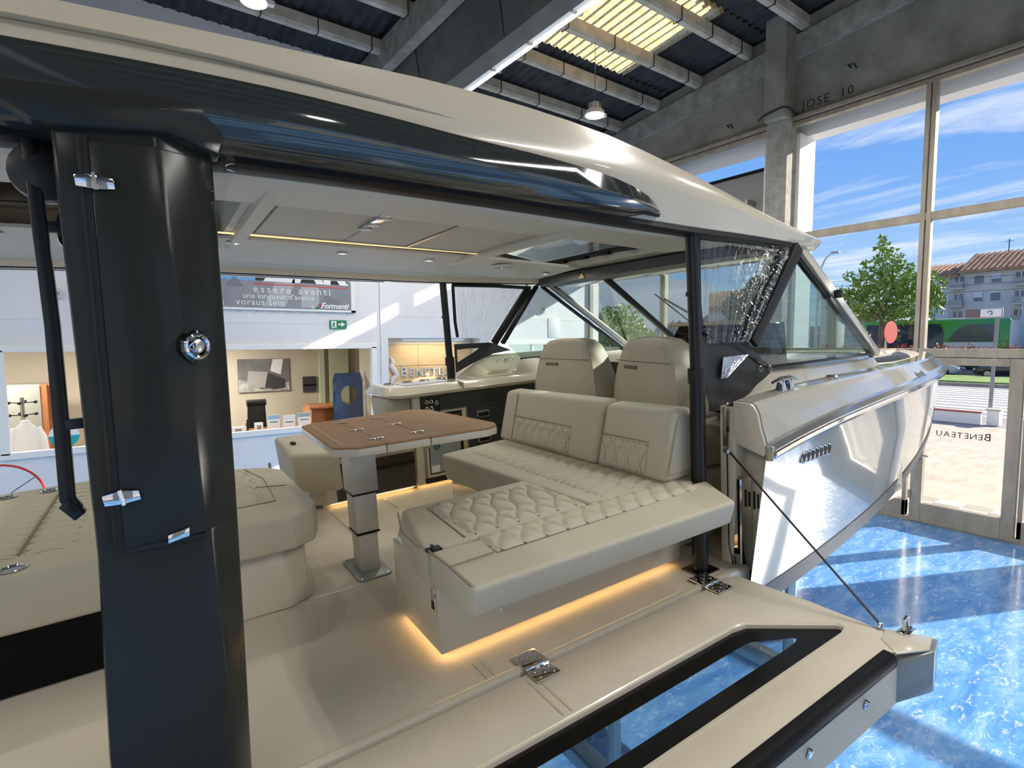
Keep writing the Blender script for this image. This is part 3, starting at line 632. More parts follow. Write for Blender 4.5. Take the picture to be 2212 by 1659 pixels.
for sgn in (-1, 1):
    Y = lambda y: y if sgn < 0 else 2 * CY - y
    bd = MB(); rr = []
    for x in RX:
        e, r, t = edge(x), rz_(x), tz_(x); h = t - r
        rr.append([(x, Y(e + .14), t), (x, Y(e + .10), t - .004), (x, Y(e + .05), lerp(t, r, .22)), (x, Y(e + .012), lerp(t, r, .42)), (x, Y(e + .004), lerp(t, r, .55)), (x, Y(e + .02), lerp(t, r, .75)), (x, Y(e + .03), r + .012), (x, Y(e + .045), r + .004), (x, Y(e + .13), r + .004)])
    part(roof, 'side_band', bd.loft(rr, closed=False, caps=False), m_gel)
    rl = MB(); rr = []
    for x in [v for v in RX if v < 3.2]:
        e, r = edge(x), rz_(x)
        rr.append([(x, Y(e + a), r + b + (.03 if sgn > 0 else 0)) for a, b in ((.035, .012), (.03, -.012), (.05, -.02), (.10, -.02), (.115, -.004), (.115, .012))])
    part(roof, 'black_rail', rl.loft(rr), m_black, label='matt black rail under the roof edge')
    il = MB(); rr = []
    for x in [v for v in RX if v < 3.2]:
        e, r = edge(x), rz_(x)
        rr.append([(x, Y(e + a), r + b + (.03 if sgn > 0 else 0)) for a, b in ((.116, .004), (.116, -.018), (.165, -.018), (.19, .03), (.19, .06))])
    part(roof, 'inner_trim', il.loft(rr), m_gelin)
    # dark moulding, lens shaped, pointed at the front
    mo = MB(); rr = []
    mx_ = [-2.4 + .1 * k for k in range(42)] + [1.74, 1.78, 1.80]
    for x in mx_:
        e, r = edge(x), rz_(x)
        up = smooth_tab([(-2.4, 1.87), (-.2, 1.90), (.3, 1.89), (.55, 1.872), (.85, 1.845), (1.2, 1.82), (1.5, 1.785), (1.66, 1.75), (1.75, 1.72), (1.80, 1.69)], x)
        lo = r + .002 + (.02 if x > 1.7 else 0)
        up = max(up, lo + .012); hgt = up - lo
        k = min(1, (1.81 - x) / .25); k = sqrt(max(.02, k))
        b = lambda d: e + .02 - d * k
        rr.append([(x, Y(e + .03), up + .002), (x, Y(b(.035)), up), (x, Y(b(.055)), up - hgt * .06), (x, Y(b(.082)), lo + hgt * .45), (x, Y(b(.078)), lo + hgt * .36), (x, Y(b(.045)), lo + hgt * .1), (x, Y(b(.02)), lo), (x, Y(e + .04), lo)])
    part(roof, 'side_moulding', mo.loft(rr), m_dark, smooth=38, label='glossy dark grey moulding tapering to a point')
# front edge nose
nm = MB(); rr = []
for k in range(13):
    y = lerp(edge(3.5) - .06, 2 * CY - edge(3.5) + .06, k / 12); t_ = (y - CY) / 1.1; b = .10 * (1 - t_ * t_)
    rr.append([(3.42, y, 1.70), (3.48 + b, y, 1.688), (3.52 + b, y, 1.665), (3.50 + b, y, 1.615), (3.46 + b, y, 1.59), (3.25, y, 1.575), (3.15, y, 1.60)])
part(roof, 'front_nose', nm.loft(rr), m_hull)
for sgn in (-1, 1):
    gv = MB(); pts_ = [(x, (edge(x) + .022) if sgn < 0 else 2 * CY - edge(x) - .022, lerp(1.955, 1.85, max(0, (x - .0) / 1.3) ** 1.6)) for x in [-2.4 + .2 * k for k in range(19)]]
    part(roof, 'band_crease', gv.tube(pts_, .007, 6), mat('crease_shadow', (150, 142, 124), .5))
# underside
def uz(x, y=None): return smooth_tab([(-2.4, 1.86), (.4, 1.835), (1.2, 1.80), (1.9, 1.765), (2.4, 1.735), (3.0, 1.69), (3.5, 1.63)], x)
ysU = [0, .03, (2.05,), (2.1,), .35, .5, .65, (2 * CY - 2.1,), (2 * CY - 2.05,), .97, 1]
part(roof, 'headliner', skin(lambda x, y: uz(x) if edge(x) + .3 < y < 2 * CY - edge(x) - .3 else rz_(x) + .05, ysU), m_gelin)
def rim(h, z0, z1, m, nm):
    mb = MB()
    for a, b in (((h[0], h[2]), (h[1], h[2])), ((h[1], h[2]), (h[1], h[3])), ((h[1], h[3]), (h[0], h[3])), ((h[0], h[3]), (h[0], h[2]))):
        mb.quad((a[0], a[1], z0(a[0]) - .004), (b[0], b[1], z0(b[0]) - .004), (b[0], b[1], z1(b[0], b[1])), (a[0], a[1], z1(a[0], a[1])))
    return part(roof, nm, mb, m, smooth=0)
rim(FH, uz, crown, m_gelin, 'hatch_rim'); rim(AH, uz, crown, m_gelin, 'sunroof_rim')
m_roofglass = glass('hatch_glass', (214, 220, 220), refl=.5)
def slab_on(h, d, th, m, nm, par=roof):
    z = lambda x, y: crown(x, y) + d
    p = [(h[0], h[2]), (h[1], h[2]), (h[1], h[3]), (h[0], h[3])]
    return part(par, nm, MB().hexa([(x, y, z(x, y)) for x, y in p] + [(x, y, z(x, y) + th) for x, y in p]), m, smooth=0)
g = slab_on(FH, .0, .008, m_roofglass, 'hatch_glass')
def frame_ring(h, w, zf, th):
    x0, x1, y0, y1 = h; mb = MB()
    for a in ((x0, x1, y0, y0 + w), (x0, x1, y1 - w, y1), (x0, x0 + w, y0 + w, y1 - w), (x1 - w, x1, y0 + w, y1 - w)):
        p = [(a[0], a[2]), (a[1], a[2]), (a[1], a[3]), (a[0], a[3])]
        mb.hexa([(x, y, zf(x, y)) for x, y in p] + [(x, y, zf(x, y) + th) for x, y in p])
    return mb
part(g, 'hatch_seal', frame_ring(FH, .05, lambda x, y: crown(x, y) - .03, .02), m_black, smooth=0)
for k in range(6):
    x = FH[1] - .01
    part(g, 'seal_clip', MB().box((x - .05, 2.25 + .26 * k, crown(x, CY) - .052), (x - .005, 2.35 + .26 * k, crown(x, CY) - .036)), m_black, smooth=0)
sg = slab_on(AH, -.05, .01, m_blackgloss, 'sunroof_glass')
part(sg, 'sunroof_seal', frame_ring(AH, .06, lambda x, y: crown(x, y) - .075, .02), m_gel, smooth=0)
# fabric ceiling panels
for (x0, x1) in ((.50, .975), (.98, 1.365), (1.375, 1.87)):
    part(roof, 'ceiling_panel', MB().hexa([(x0, 1.97, uz(x0) - .016), (x1 - .004, 1.97, uz(x1) - .016), (x1 - .004, 3.26, uz(x1) - .016), (x0, 3.26, uz(x0) - .016), (x0, 1.97, uz(x0) - .002), (x1 - .004, 1.97, uz(x1) - .002), (x1 - .004, 3.26, uz(x1) - .002), (x0, 3.26, uz(x0) - .002)]), m_fabric, bevel=.005)
for y in (1.955, 3.275): part(roof, 'panel_track', MB().hexa([(.45, y - .012, uz(.45) - .02), (1.9, y - .012, uz(1.9) - .02), (1.9, y + .012, uz(1.9) - .02), (.45, y + .012, uz(.45) - .02), (.45, y - .012, uz(.45)), (1.9, y - .012, uz(1.9)), (1.9, y + .012, uz(1.9)), (.45, y + .012, uz(.45))]), m_gel, smooth=0)
part(roof, 'panel_batten', MB().hexa([(1.362, 1.97, uz(1.36) - .022), (1.38, 1.97, uz(1.38) - .022), (1.38, 3.26, uz(1.38) - .022), (1.362, 3.26, uz(1.36) - .022), (1.362, 1.97, uz(1.36)), (1.38, 1.97, uz(1.38)), (1.38, 3.26, uz(1.38)), (1.362, 3.26, uz(1.36))]), m_steel, smooth=0)
for (x0, x1, z) in ((.40, .48, -.045), (1.885, 2.02, -.05)):
    part(roof, 'cross_bar', MB().hexa([(x0, 1.9, uz(x0) + z), (x1, 1.9, uz(x1) + z * .6), (x1, 3.75, uz(x1) + z * .6), (x0, 3.75, uz(x0) + z), (x0, 1.9, uz(x0)), (x1, 1.9, uz(x1)), (x1, 3.75, uz(x1)), (x0, 3.75, uz(x0))]), m_gelin, bevel=.008)
ph = part(roof, 'panel_handle', MB().box((.935, 2.48, uz(.95) - .028), (.985, 2.86, uz(.95) - .014)), m_chrome, bevel=.004)
for y in (2.52, 2.68, 2.8): part(ph, 'handle_clip', MB().box((.93, y, uz(.95) - .036), (.99, y + .03, uz(.95) - .026)), m_steel, bevel=.003)
# port lower strip with downlights, then fascia down to the port rail
for sgn in (1, -1):
    Y = lambda y: y if sgn > 0 else 2 * CY - y
    st = MB(); rr = []
    for x in [v for v in RX if -2.4 <= v <= 3.0]:
        rr.append([(x, Y(3.44), uz(x) - .005), (x, Y(3.44), uz(x) - .022), (x, Y(3.80), uz(x) - .045), (x, Y(4.10), uz(x) - .05), (x, Y(4.27), rz_(x) + .035), (x, Y(4.27), rz_(x) + .06)])
    s_ = part(roof, 'side_soffit', st.loft(rr), m_gelin)
m_down = emis('downlight_glow', (255, 248, 232), 6)
for i, (x, y, dz) in enumerate(((.42, 3.52, .035), (1.06, 3.60, .037), (1.68, 3.62, .037), (2.78, 3.72, .046), (.42, 2.46, .0), (-.6, 3.55, .037), (-1.4, 3.55, .037))):
    if i == 4: continue
    z = uz(x) - dz
    d = part(roof, 'downlight', MB().lathe([(.036, z + .006), (.036, z - .004), (.026, z - .007), (.024, z - .002)], (x, y, 0), 18), m_chrome)
    part(d, 'lens', MB().lathe([(.024, z - .001), (.02, z - .004)], (x, y, 0), 14), m_down)
    q = bpy.data.lights.new('downlight_beam', 'AREA'); q.shape = 'DISK'; q.size = .04; q.energy = 2.2; q.color = (1, .93, .8)
    qo = bpy.data.objects.new('downlight_beam', q); COL.objects.link(qo); qo.parent = d; qo.location = Vector((x, y, z - .012)) - BASES[d]
zs = uz(2.3) - .04
sp = part(roof, 'ceiling_speaker', MB().lathe([(.085, zs + .01), (.085, zs - .006), (.07, zs - .012), (.066, zs - .004)], (2.28, 3.60, 0), 24), m_white)
part(sp, 'speaker_cone', MB().lathe([(.066, zs - .003), (.03, zs + .004)], (2.28, 3.60, 0), 20), m_blackmetal)
for k in range(3): part(sp, 'speaker_spoke', MB().box((-.006, 0, -.012), (.006, .07, -.006)).xf(Matrix.Translation((2.28, 3.60, zs)) @ Matrix.Rotation(2 * pi * k / 3 + .4, 4, 'Z')), m_steel, smooth=0)
# warm strip along the port panel edge
part(roof, 'light_strip', MB().hexa([(.2, 3.29, uz(.2) - .02), (2.0, 3.29, uz(2.0) - .02), (2.0, 3.30, uz(2.0) - .02), (.2, 3.30, uz(.2) - .02), (.2, 3.29, uz(.2) - .012), (2.0, 3.29, uz(2.0) - .012), (2.0, 3.30, uz(2.0) - .012), (.2, 3.30, uz(.2) - .012)]), emis('warm_strip', (255, 214, 150), 1.2), smooth=0)
# =================================================================== REAR PILLAR (starboard; a plain twin stands on the port side)
def pillar(sgn, label, full):
    Y = lambda y: y if sgn < 0 else 2 * CY - y
    p = thing('roof_pillar', label, 'pillar', (0, Y(1.6), -.1), BM)
    prof = [(-.16, -.205, .05, .085), (.3, -.193, .056, .108), (.78, -.163, .062, .13), (1.2, -.153, .06, .146), (1.55, -.147, .056, .157), (1.735, -.142, .052, .162)]
    rr = []
    for z, a, b, c in prof:
        rr.append([(a, Y(1.505), z), (b - .01, Y(1.50), z), (b + .008, Y(1.508), z), (c, Y(1.575), z), (c - .004, Y(1.64), z), (c - .03, Y(1.72), z), (a + .01, Y(1.72), z), (a - .01, Y(1.62), z)])
    part(p, 'post', MB().loft(rr), m_pil, bevel=.01, smooth=30)
    hd = [[(-.145, Y(1.49), 1.71), (.07, Y(1.485), 1.725), (.175, Y(1.55), 1.70), (.17, Y(1.73), 1.70), (-.15, Y(1.73), 1.70)],
          [(-.21, Y(1.475), 1.745), (.07, Y(1.478), 1.77), (.185, Y(1.53), 1.74), (.18, Y(1.74), 1.74), (-.21, Y(1.74), 1.74)],
          [(-.30, Y(1.49), 1.79), (.06, Y(1.49), 1.80), (.20, Y(1.52), 1.81), (.20, Y(1.75), 1.81), (-.32, Y(1.75), 1.81)]]
    part(p, 'head', MB().loft(hd), m_pil, bevel=.006, smooth=30)
    if not full: return p
    dz = [(.79, -.112, .05, .127), (1.2, -.098, .052, .143), (1.69, -.082, .046, .156)]
    rr = []
    for z, a, b, c in dz:
        k = .012 if z == .79 else 0
        rr.append([(a, 1.492, z), (b - .008, 1.488, z), (b + .006, 1.494, z), (c, 1.562, z - (.0 if z > 1.6 else -.004)), (c - .02, 1.60, z), (b - .03, 1.53, z), (a, 1.53, z)])
    d = part(p, 'locker_door', MB().loft(rr), m_pil, bevel=.004, smooth=30, label='glossy dark locker door with chrome hinges')
    gr = MB()
    gr.hexa([(-.126, 1.496, .79), (-.112, 1.496, .79), (-.112, 1.51, .79), (-.126, 1.51, .79), (-.096, 1.494, 1.70), (-.082, 1.494, 1.70), (-.082, 1.51, 1.70), (-.096, 1.51, 1.70)])
    gr.hexa([(-.112, 1.496, .778), (.05, 1.494, .775), (.05, 1.51, .775), (-.112, 1.51, .778), (-.112, 1.496, .79), (.05, 1.494, .787), (.05, 1.51, .787), (-.112, 1.51, .79)])
    part(p, 'door_gap', gr, m_black, smooth=0)
    part(p, 'edge_trim', MB().tube([(-.128, 1.496, .80), (-.098, 1.493, 1.70)], .004, 6), m_pil)
    for (cx, cz, tilt) in ((-.078, 1.602, -.05), (-.104, .912, -.12)):
        M = Matrix.Translation((cx, 1.486, cz)) @ Matrix.Rotation(tilt, 4, 'Y')
        h = part(d, 'hinge', MB().prism([(-.034, -.010), (-.034, .014), (-.004, .016), (.004, .015), (.034, .006), (.034, -.016), (0, -.016), (-.026, -.012)], 1, -.004, .004).xf(M), m_chrome, bevel=.0015)
        part(h, 'hinge_pin', MB().lathe([(.005, -.018), (.005, .018)], (0, -.004, 0), 8).xf(M), m_chrome)
    lc = Matrix.Translation((.072, 1.494, 1.24)) @ Matrix.Rotation(radians(32), 4, 'Z')
    l = part(d, 'latch', MB().lathe([(.038, .006), (.038, -.006), (.03, -.010), (.028, -.004)], (0, 0, 0), 24, 1).xf(lc), m_blackgloss)
    part(l, 'latch_ring', MB().tube([(.027 * cos(a * pi / 10), -.009, .027 * sin(a * pi / 10)) for a in range(21)], .0055, 7, False).xf(lc), m_chrome)
    part(l, 'latch_grip', MB().tube([(-.024, -.010, 0), (-.010, -.013, .012), (-.006, -.014, 0), (-.010, -.013, -.012), (-.024, -.010, 0)], .0035, 6).xf(lc), m_chrome)
    part(l, 'latch_core', MB().lathe([(.016, .0), (.016, -.010), (.01, -.013)], (.004, 0, 0), 16, 1).xf(lc), m_steel)
    part(d, 'badge_plate', MB().prism([(-.028, .783), (.016, .791), (.018, .812), (-.027, .803)], 1, 1.483, 1.49), m_chrome, bevel=.001)
    return p
pillar(-1, 'tall glossy dark grey pillar with chrome hinged locker door in the foreground', True)
pillar(1, 'dark pillar holding the far port side of the roof', False)
# black ladder bar and drum beside the pillar
ld = thing('folding_ladder', 'black folded ladder frame hanging left of the dark pillar', 'ladder', (-.21, 1.64, .86), BM)
part(ld, 'rail', MB().loft([[(-.205, 1.60, 1.72), (-.178, 1.60, 1.72), (-.178, 1.625, 1.72), (-.205, 1.625, 1.72)], [(-.212, 1.61, 1.3), (-.184, 1.61, 1.3), (-.184, 1.635, 1.3), (-.212, 1.635, 1.3)], [(-.23, 1.61, .90), (-.20, 1.61, .90), (-.20, 1.635, .90), (-.23, 1.635, .90)], [(-.215, 1.61, .858), (-.188, 1.61, .875), (-.188, 1.635, .875), (-.215, 1.635, .858)]]), m_blackmetal, bevel=.003)
part(ld, 'foot', MB().bar((-.222, 1.622, .893), (-.195, 1.622, .855), .028, .03, (0, 1, 0)), m_blackmetal, bevel=.003)
for z in (1.525, 1.075): part(ld, 'rung', MB().box((-.2, 1.608, z - .012), (-.145, 1.632, z + .012)), m_blackmetal, bevel=.002)
part(ld, 'drum', MB().lathe([(.03, 1.60), (.062, 1.61), (.065, 1.63), (.062, 1.66), (.03, 1.67)], (-.175, 0, 1.645), 24, 1), m_blackmetal)
part(ld, 'strap_ring', MB().tube([(-.15, 1.66, 1.58), (-.168, 1.66, 1.54), (-.165, 1.66, 1.50), (-.15, 1.66, 1.475)], .006, 6), m_chrome)

solo('protective_film', 'crinkled clear protective film at the top of the dark pillar', 'film', MB().grid(lambda u, v: (lerp(.135, lerp(.168, .20, min(1, max(0, (v - .45) / .3))), u) + .006 * sin(7 * v), 1.555 - .075 * u * v + .006 * sin(9 * v + 5 * u) + .004 * sin(23 * v), lerp(1.48, 1.70, v)), 8, 24), glass('film_wrap', (244, 246, 246), refl=.5, rough=.03, bump=.3, bscale=12, base=.025), (.16, 1.55, 1.5), BM, smooth=80, fixn=False)
# =================================================================== BLACK POSTS
def bpost(sgn, label):
    y = CY + sgn * 1.305
    p = thing('support_post', label, 'post', (2.13, y, 0), BM)
    part(p, 'tube', MB().tube([(2.125, y, .0), (2.125, y, .95), (2.115, y, 1.3), (2.105, y, 1.66)], .030, 14), m_blackmetal)
    part(p, 'sleeve', MB().tube([(2.128, y, .012), (2.128, y, .93)], .037, 14), m_blackmetal)
    part(p, 'collar', MB().tube([(2.125, y, .93), (2.124, y, 1.0)], .041, 14), m_black)
    part(p, 'collar', MB().tube([(2.11, y, 1.34), (2.11, y, 1.36)], .034, 14), m_black)
    part(p, 'base_plate', MB().box((2.06, y - .06, .0), (2.20, y + .06, .008)), m_blackgloss, bevel=.004)
bpost(-1, 'black post beside the hull opening, nearest the camera'); bpost(1, 'black post on the port side behind the galley')

# =================================================================== WINDSHIELD
ws = thing('windshield', 'raked boat windshield with black struts', 'windshield', (3.6, CY, .93), BM)
hd = lambda y: (3.12, y, 1.635); bs = lambda y: (4.16, CY + (y - CY) * .97, .93)
def bar2(nm, a, b, w, h, m=m_blackmetal, up=(0, 0, 1)): part(ws, nm, MB().bar(a, b, w, h, up), m, bevel=.006)
YS_ = [CY - 1.19, 3.42, CY + 1.19]
for a, b in ((CY - 1.17, 3.40), (3.44, CY + 1.17)):
    A, B, C, D = hd(a), hd(b), bs(b), bs(a)
    part(ws, 'pane', MB().hexa([A, B, C, D] + [(q[0] + .006, q[1], q[2] + .005) for q in (A, B, C, D)]), m_tint, smooth=0)
bar2('strut', hd(3.42), bs(3.42), .045, .04)
for sgn in (-1, 1):
    bar2('a_pillar', (3.12, CY + sgn * 1.20, 1.645), (4.22, CY + sgn * 1.165, .915), .06, .05, m_steel if sgn > 0 else m_hull)
    bar2('a_pillar_trim', (3.08, CY + sgn * 1.205, 1.60), (4.14, CY + sgn * 1.18, .905), .03, .03)
    # side glass
    y = CY + sgn * 1.20
    pts = [(3.02, 1.585), (3.12, 1.585), (4.10, .925), (2.82, .935), (2.64, 1.10)]
    part(ws, 'side_pane', MB().prism(pts, 1, y - .003, y + .003), m_tint, smooth=0)
    bar2('side_strut', (3.02, y - sgn * .0, 1.60), (2.61, y, 1.09), .045, .035)
    bar2('side_strut_cover', (3.0, y + sgn * .10, 1.595), (2.58, y + sgn * .10, 1.09), .03, .07, m_black)
    bar2('sill', (2.80, y, .938), (4.12, y - sgn * .02, .922), .03, .018)
bar2('header', (3.12, CY - 1.2, 1.63), (3.12, CY + 1.2, 1.63), .06, .06)
part(ws, 'header_panel', MB().hexa([(3.0, CY - 1.18, 1.60), (3.14, CY - 1.18, 1.585), (3.14, CY + 1.18, 1.585), (3.0, CY + 1.18, 1.60), (3.0, CY - 1.18, 1.67), (3.14, CY - 1.18, 1.64), (3.14, CY + 1.18, 1.64), (3.0, CY + 1.18, 1.67)]), mat('charcoal_trim', (70, 72, 70), .5), smooth=0)
part(ws, 'warning_sticker', MB().prism([(3.47, 1.607), (3.545, 1.607), (3.508, 1.648)], 0, 2.992, 2.996), mat('yellow_sticker', (214, 190, 110), .5), smooth=0)
part(ws, 'wiper', MB().tube([(4.05, CY - .2, 1.02), (3.5, CY + .1, 1.40)], .008, 6).join(MB().tube([(3.95, CY + .05, 1.09), (3.42, CY + .12, 1.44)], .006, 5)), m_blackmetal)
part(ws, 'side_lamp', MB().tube([(3.55, CY - 1.24, 1.31), (3.55, CY - 1.24, 1.36)], .022, 8), m_blackmetal)
part(ws, 'mirror_cover', MB().hexa([(3.14, CY - 1.235, 1.59), (3.19, CY - 1.235, 1.60), (3.56, CY - 1.225, 1.335), (3.50, CY - 1.225, 1.335), (3.14, CY - 1.205, 1.60), (3.19, CY - 1.205, 1.61), (3.56, CY - 1.195, 1.345), (3.50, CY - 1.195, 1.345)]), m_gel, bevel=.005)

# =================================================================== SIDE CURTAINS
m_film = glass('clear_vinyl', (238, 240, 240), refl=.6, rough=.02, bump=.6, bscale=7, bstretch=(7, 1, .4), base=.11)
m_canvas = mat('black_canvas', (38, 40, 40), .55, bump=.4, bscale=18)
def sheet_poly(outer, fn, nu=36, nv=20):
    # ruled patch between polylines left/right: outer = (left pts bottom->top, right pts bottom->top)
    L, Rr = outer
    def at(pl, t):
        k = t * (len(pl) - 1); i = min(int(k), len(pl) - 2); f = k - i
        return lerp(pl[i][0], pl[i + 1][0], f), lerp(pl[i][1], pl[i + 1][1], f)
    def g(u, v):
        a = at(L, v); b = at(Rr, v); return (lerp(a[0], b[0], u), fn(u, v), lerp(a[1], b[1], u))
    return MB().grid(g, nu, nv)
def curtain(sgn, label):
    y0 = CY + sgn * 1.275
    c = thing('side_curtain', label, 'curtain', (2.4, y0, .8), BM)
    random.seed(3)
    wob = lambda u, v: y0 + sgn * (.012 * sin(40 * u + 3 * v) * (.4 + .6 * v) * (.3 + u) + .008 * sin(93 * u + 6 * sin(3 * v)) * (.2 + u)) + sgn * .03 * u
    part(c, 'clear_panel', sheet_poly(([(2.245, 1.11), (2.215, 1.3), (2.205, 1.60)], [(2.53, 1.10), (2.74, 1.36), (2.95, 1.585)]), wob, 160, 14), m_film, smooth=80, fixn=False)
    cw = lambda u, v: y0 + sgn * (.006 * sin(9 * u + 4 * v) + .004 * sin(17 * v))
    if sgn < 0:
        part(c, 'canvas', sheet_poly(([(2.25, .775), (2.20, .95), (2.20, 1.17)], [(2.37, .745), (2.60, .83), (2.80, .935)]), cw, 16, 16).join(sheet_poly(([(2.20, 1.17), (2.18, 1.18), (2.17, 1.2)], [(2.80, .935), (2.66, 1.03), (2.52, 1.13)]), cw, 16, 6)), m_canvas, smooth=80, fixn=False, label='black canvas flap with a clear window')
        part(c, 'flap_window', MB().grid(lambda u, v: (lerp(2.33 + .02 * v, lerp(2.375, 2.56, v), u), y0 + sgn * (.014 + .004 * sin(40 * u)), lerp(.93, 1.035, v)), 20, 6), mat('crinkled_clear_vinyl', (196, 202, 210), .15, .6, bump=1, bscale=22, bstretch=(2.5, 1, .6)), smooth=80, fixn=False)
    else:
        oo_ = [(2.165, .86), (2.33, .93), (2.55, 1.0), (2.75, 1.02), (2.53, 1.105), (2.165, 1.11)]; hh_ = [(2.185, .945), (2.22, .965), (2.36, 1.03), (2.41, 1.06), (2.30, 1.065), (2.185, 1.06)]
        cb2 = MB()
        for yy in (y0, y0 + .01):
            cb2.add([(x, yy, z) for x, z in oo_] + [(x, yy, z) for x, z in hh_], [(i, (i + 1) % 6, 6 + (i + 1) % 6, 6 + i) for i in range(6)])
        part(c, 'canvas', cb2, m_canvas, smooth=0, label='black canvas flap with a clear window')
        part(c, 'flap_window', MB().prism(hh_, 1, y0 + .002, y0 + .004), m_film, smooth=0)
    part(c, 'edge_binding', MB().tube([(2.20, y0, 1.17), (2.185, y0, 1.3), (2.185, y0, 1.62)], .014, 6).join(MB().tube([(2.18, y0, 1.62), (2.6, y0, 1.61), (3.0, y0, 1.59)], .016, 6)), m_black)
    for (x, z) in ((2.385, .785), (2.67, .95), (2.755, .945)):
        part(c, 'snap', MB().tube([(x + .012 * cos(a), y0 + sgn * .012, z + .016 * sin(a)) for a in [k * pi / 6 for k in range(13)]], .003, 5, False), m_steel)
curtain(-1, 'clear plastic side curtain with black canvas foot beside the near post')
curtain(1, 'clear plastic side curtain beside the port post, behind the galley')

# =================================================================== FOLD-DOWN TERRACE
te = thing('fold_down_terrace', 'beige fold-down side terrace with window strip beside the cockpit', 'terrace', (1.2, 1.2, -.05), BM)
X0, X1 = .12, 2.22; YI, YO = 1.545, .835
gp = [(.42, 1.01), (2.10, 1.012), (2.145, 1.022), (2.14, 1.045), (1.87, 1.262), (1.80, 1.275), (.60, 1.275), (.52, 1.255), (.38, 1.05), (.385, 1.02)]
# slab as ring around the glass: bridge outer rectangle to hole by a fan of quads
ou = [(X0, YO), (X1 + .0, YO), (X1 + .02, .95), (X1 + .02, 1.2), (X1 - .01, YI), (1.5, YI), (.5, YI), (X0, YI), (X0, 1.3), (X0, 1.0)]
sl = MB()
n = len(gp)
sl.add([(x, y, 0) for x, y in ou] + [(x, y, 0) for x, y in gp] + [(x, y, -.055) for x, y in ou] + [(x, y, -.055) for x, y in gp],
       [(i, (i + 1) % n, n + (i + 1) % n, n + i) for i in range(n)] + [(2 * n + i, 3 * n + i, 3 * n + (i + 1) % n, 2 * n + (i + 1) % n) for i in range(n)] +
       [(i, 2 * n + i, 2 * n + (i + 1) % n, (i + 1) % n) for i in range(n)] + [(n + i, n + (i + 1) % n, 3 * n + (i + 1) % n, 3 * n + i) for i in range(n)])
part(te, 'deck_panel', sl, m_gelfloor, bevel=.004, smooth=30)
def inset(poly, d):
    c = (sum(p[0] for p in poly) / len(poly), sum(p[1] for p in poly) / len(poly)); out = []
    N_ = len(poly)
    for i in range(N_):
        a, b, e = Vector(poly[i - 1]), Vector(poly[i]), Vector(poly[(i + 1) % N_])
        n1 = (b - a).normalized(); n2 = (e - b).normalized(); m = Vector((-(n1.y + n2.y), n1.x + n2.x))
        if m.length < 1e-6: m = Vector((-n1.y, n1.x))
        m.normalize(); out.append((b.x + m.x * d, b.y + m.y * d))
    return out
gl = part(te, 'glass', MB().prism(gp, 2, -.03, -.018), glass('terrace_glass', (205, 214, 220), refl=.45), smooth=0)
m_frit = mat('black_frit', (9, 9, 10), .25, spec=.3)
gi = [(.60, 1.085), (1.86, 1.09), (1.93, 1.095), (1.955, 1.10), (1.95, 1.115), (1.80, 1.195), (1.76, 1.2), (.68, 1.2), (.62, 1.195), (.56, 1.10)]
fr = MB(); fr.add([(x, y, -.0165) for x, y in gp] + [(x, y, -.0165) for x, y in gi], [(i, (i + 1) % n, n + (i + 1) % n, n + i) for i in range(n)])
part(gl, 'frit_border', fr, m_frit, smooth=0, fixn=False)
part(te, 'glass_trim', MB().tube([(x, y, -.002) for x, y in inset(gp, -.012) + inset(gp, -.012)[:1]], .005, 5, False), m_gel)
for (x, y0, y1) in ((.97, 1.53, 1.30), (1.005, 1.53, 1.30)): part(te, 'groove_ridge', MB().tube([(x, y0 - .01, .001), (x - .005, y1, .001)], .0035, 5), m_gel)
part(te, 'bumper_strip', MB().prism([(YO + .028, .006), (YO - .006, .006), (YO - .014, -.004), (YO - .020, -.02), (YO - .018, -.04), (YO + .012, -.04)], 0, X0, 2.10), m_mattblack, bevel=.003)
part(te, 'edge_face', MB().hexa([(X0, YO - .015, -.185), (2.12, YO - .015, -.185), (2.12, YO + .01, -.185), (X0, YO + .01, -.185), (X0, YO - .015, -.036), (2.11, YO - .015, -.036), (2.11, YO + .01, -.036), (X0, YO + .01, -.036)]), mat('brushed_grey_edge', (176, 168, 152), .5, 0, col2=(164, 156, 140), nscale=10, stretch=(1, 8, 60)), smooth=0)
for x in (1.52, 1.87, 1.1, .7, .3):
    sn = part(te, 'snap_hook', MB().lathe([(.012, .0), (.014, -.004), (.009, -.008)], (x, YO - .015, -.085), 12, 1), m_chrome)
    part(sn, 'snap_tip', MB().lathe([(.007, 0), (.004, -.012)], (x, YO - .018, -.07), 8, 1), m_chrome)
m_pod = mat('pod_grey', (128, 130, 128), .25, coat=.6)
part(te, 'end_pod', MB().hexa([(2.10, YO - .015, -.185), (2.24, .755, -.165), (2.34, .78, -.15), (2.20, .97, -.17), (2.10, YO - .012, -.03), (2.235, .752, -.0), (2.33, .775, .0), (2.235, .95, .003)]), m_pod, bevel=.006)
part(te, 'pod_top', MB().prism([(2.11, YO - .01), (2.225, .765), (2.32, .79), (2.25, .92), (2.17, .90)], 2, -.004, .004), m_gel, bevel=.003)
lt = part(te, 'latch_plate', MB().box((2.255, .845, .002), (2.335, .885, .008)), m_chrome, bevel=.002)
part(lt, 'latch_loop', MB().tube([(2.27, .865, .006), (2.275, .865, .055), (2.29, .865, .062), (2.305, .865, .055), (2.31, .865, .006)], .006, 7), m_chrome)
for dx in (-.025, .025): part(lt, 'latch_bolt', MB().lathe([(.008, .006), (.008, .014), (.003, .016)], (2.295 + dx, .866, 0), 8), m_blackmetal)
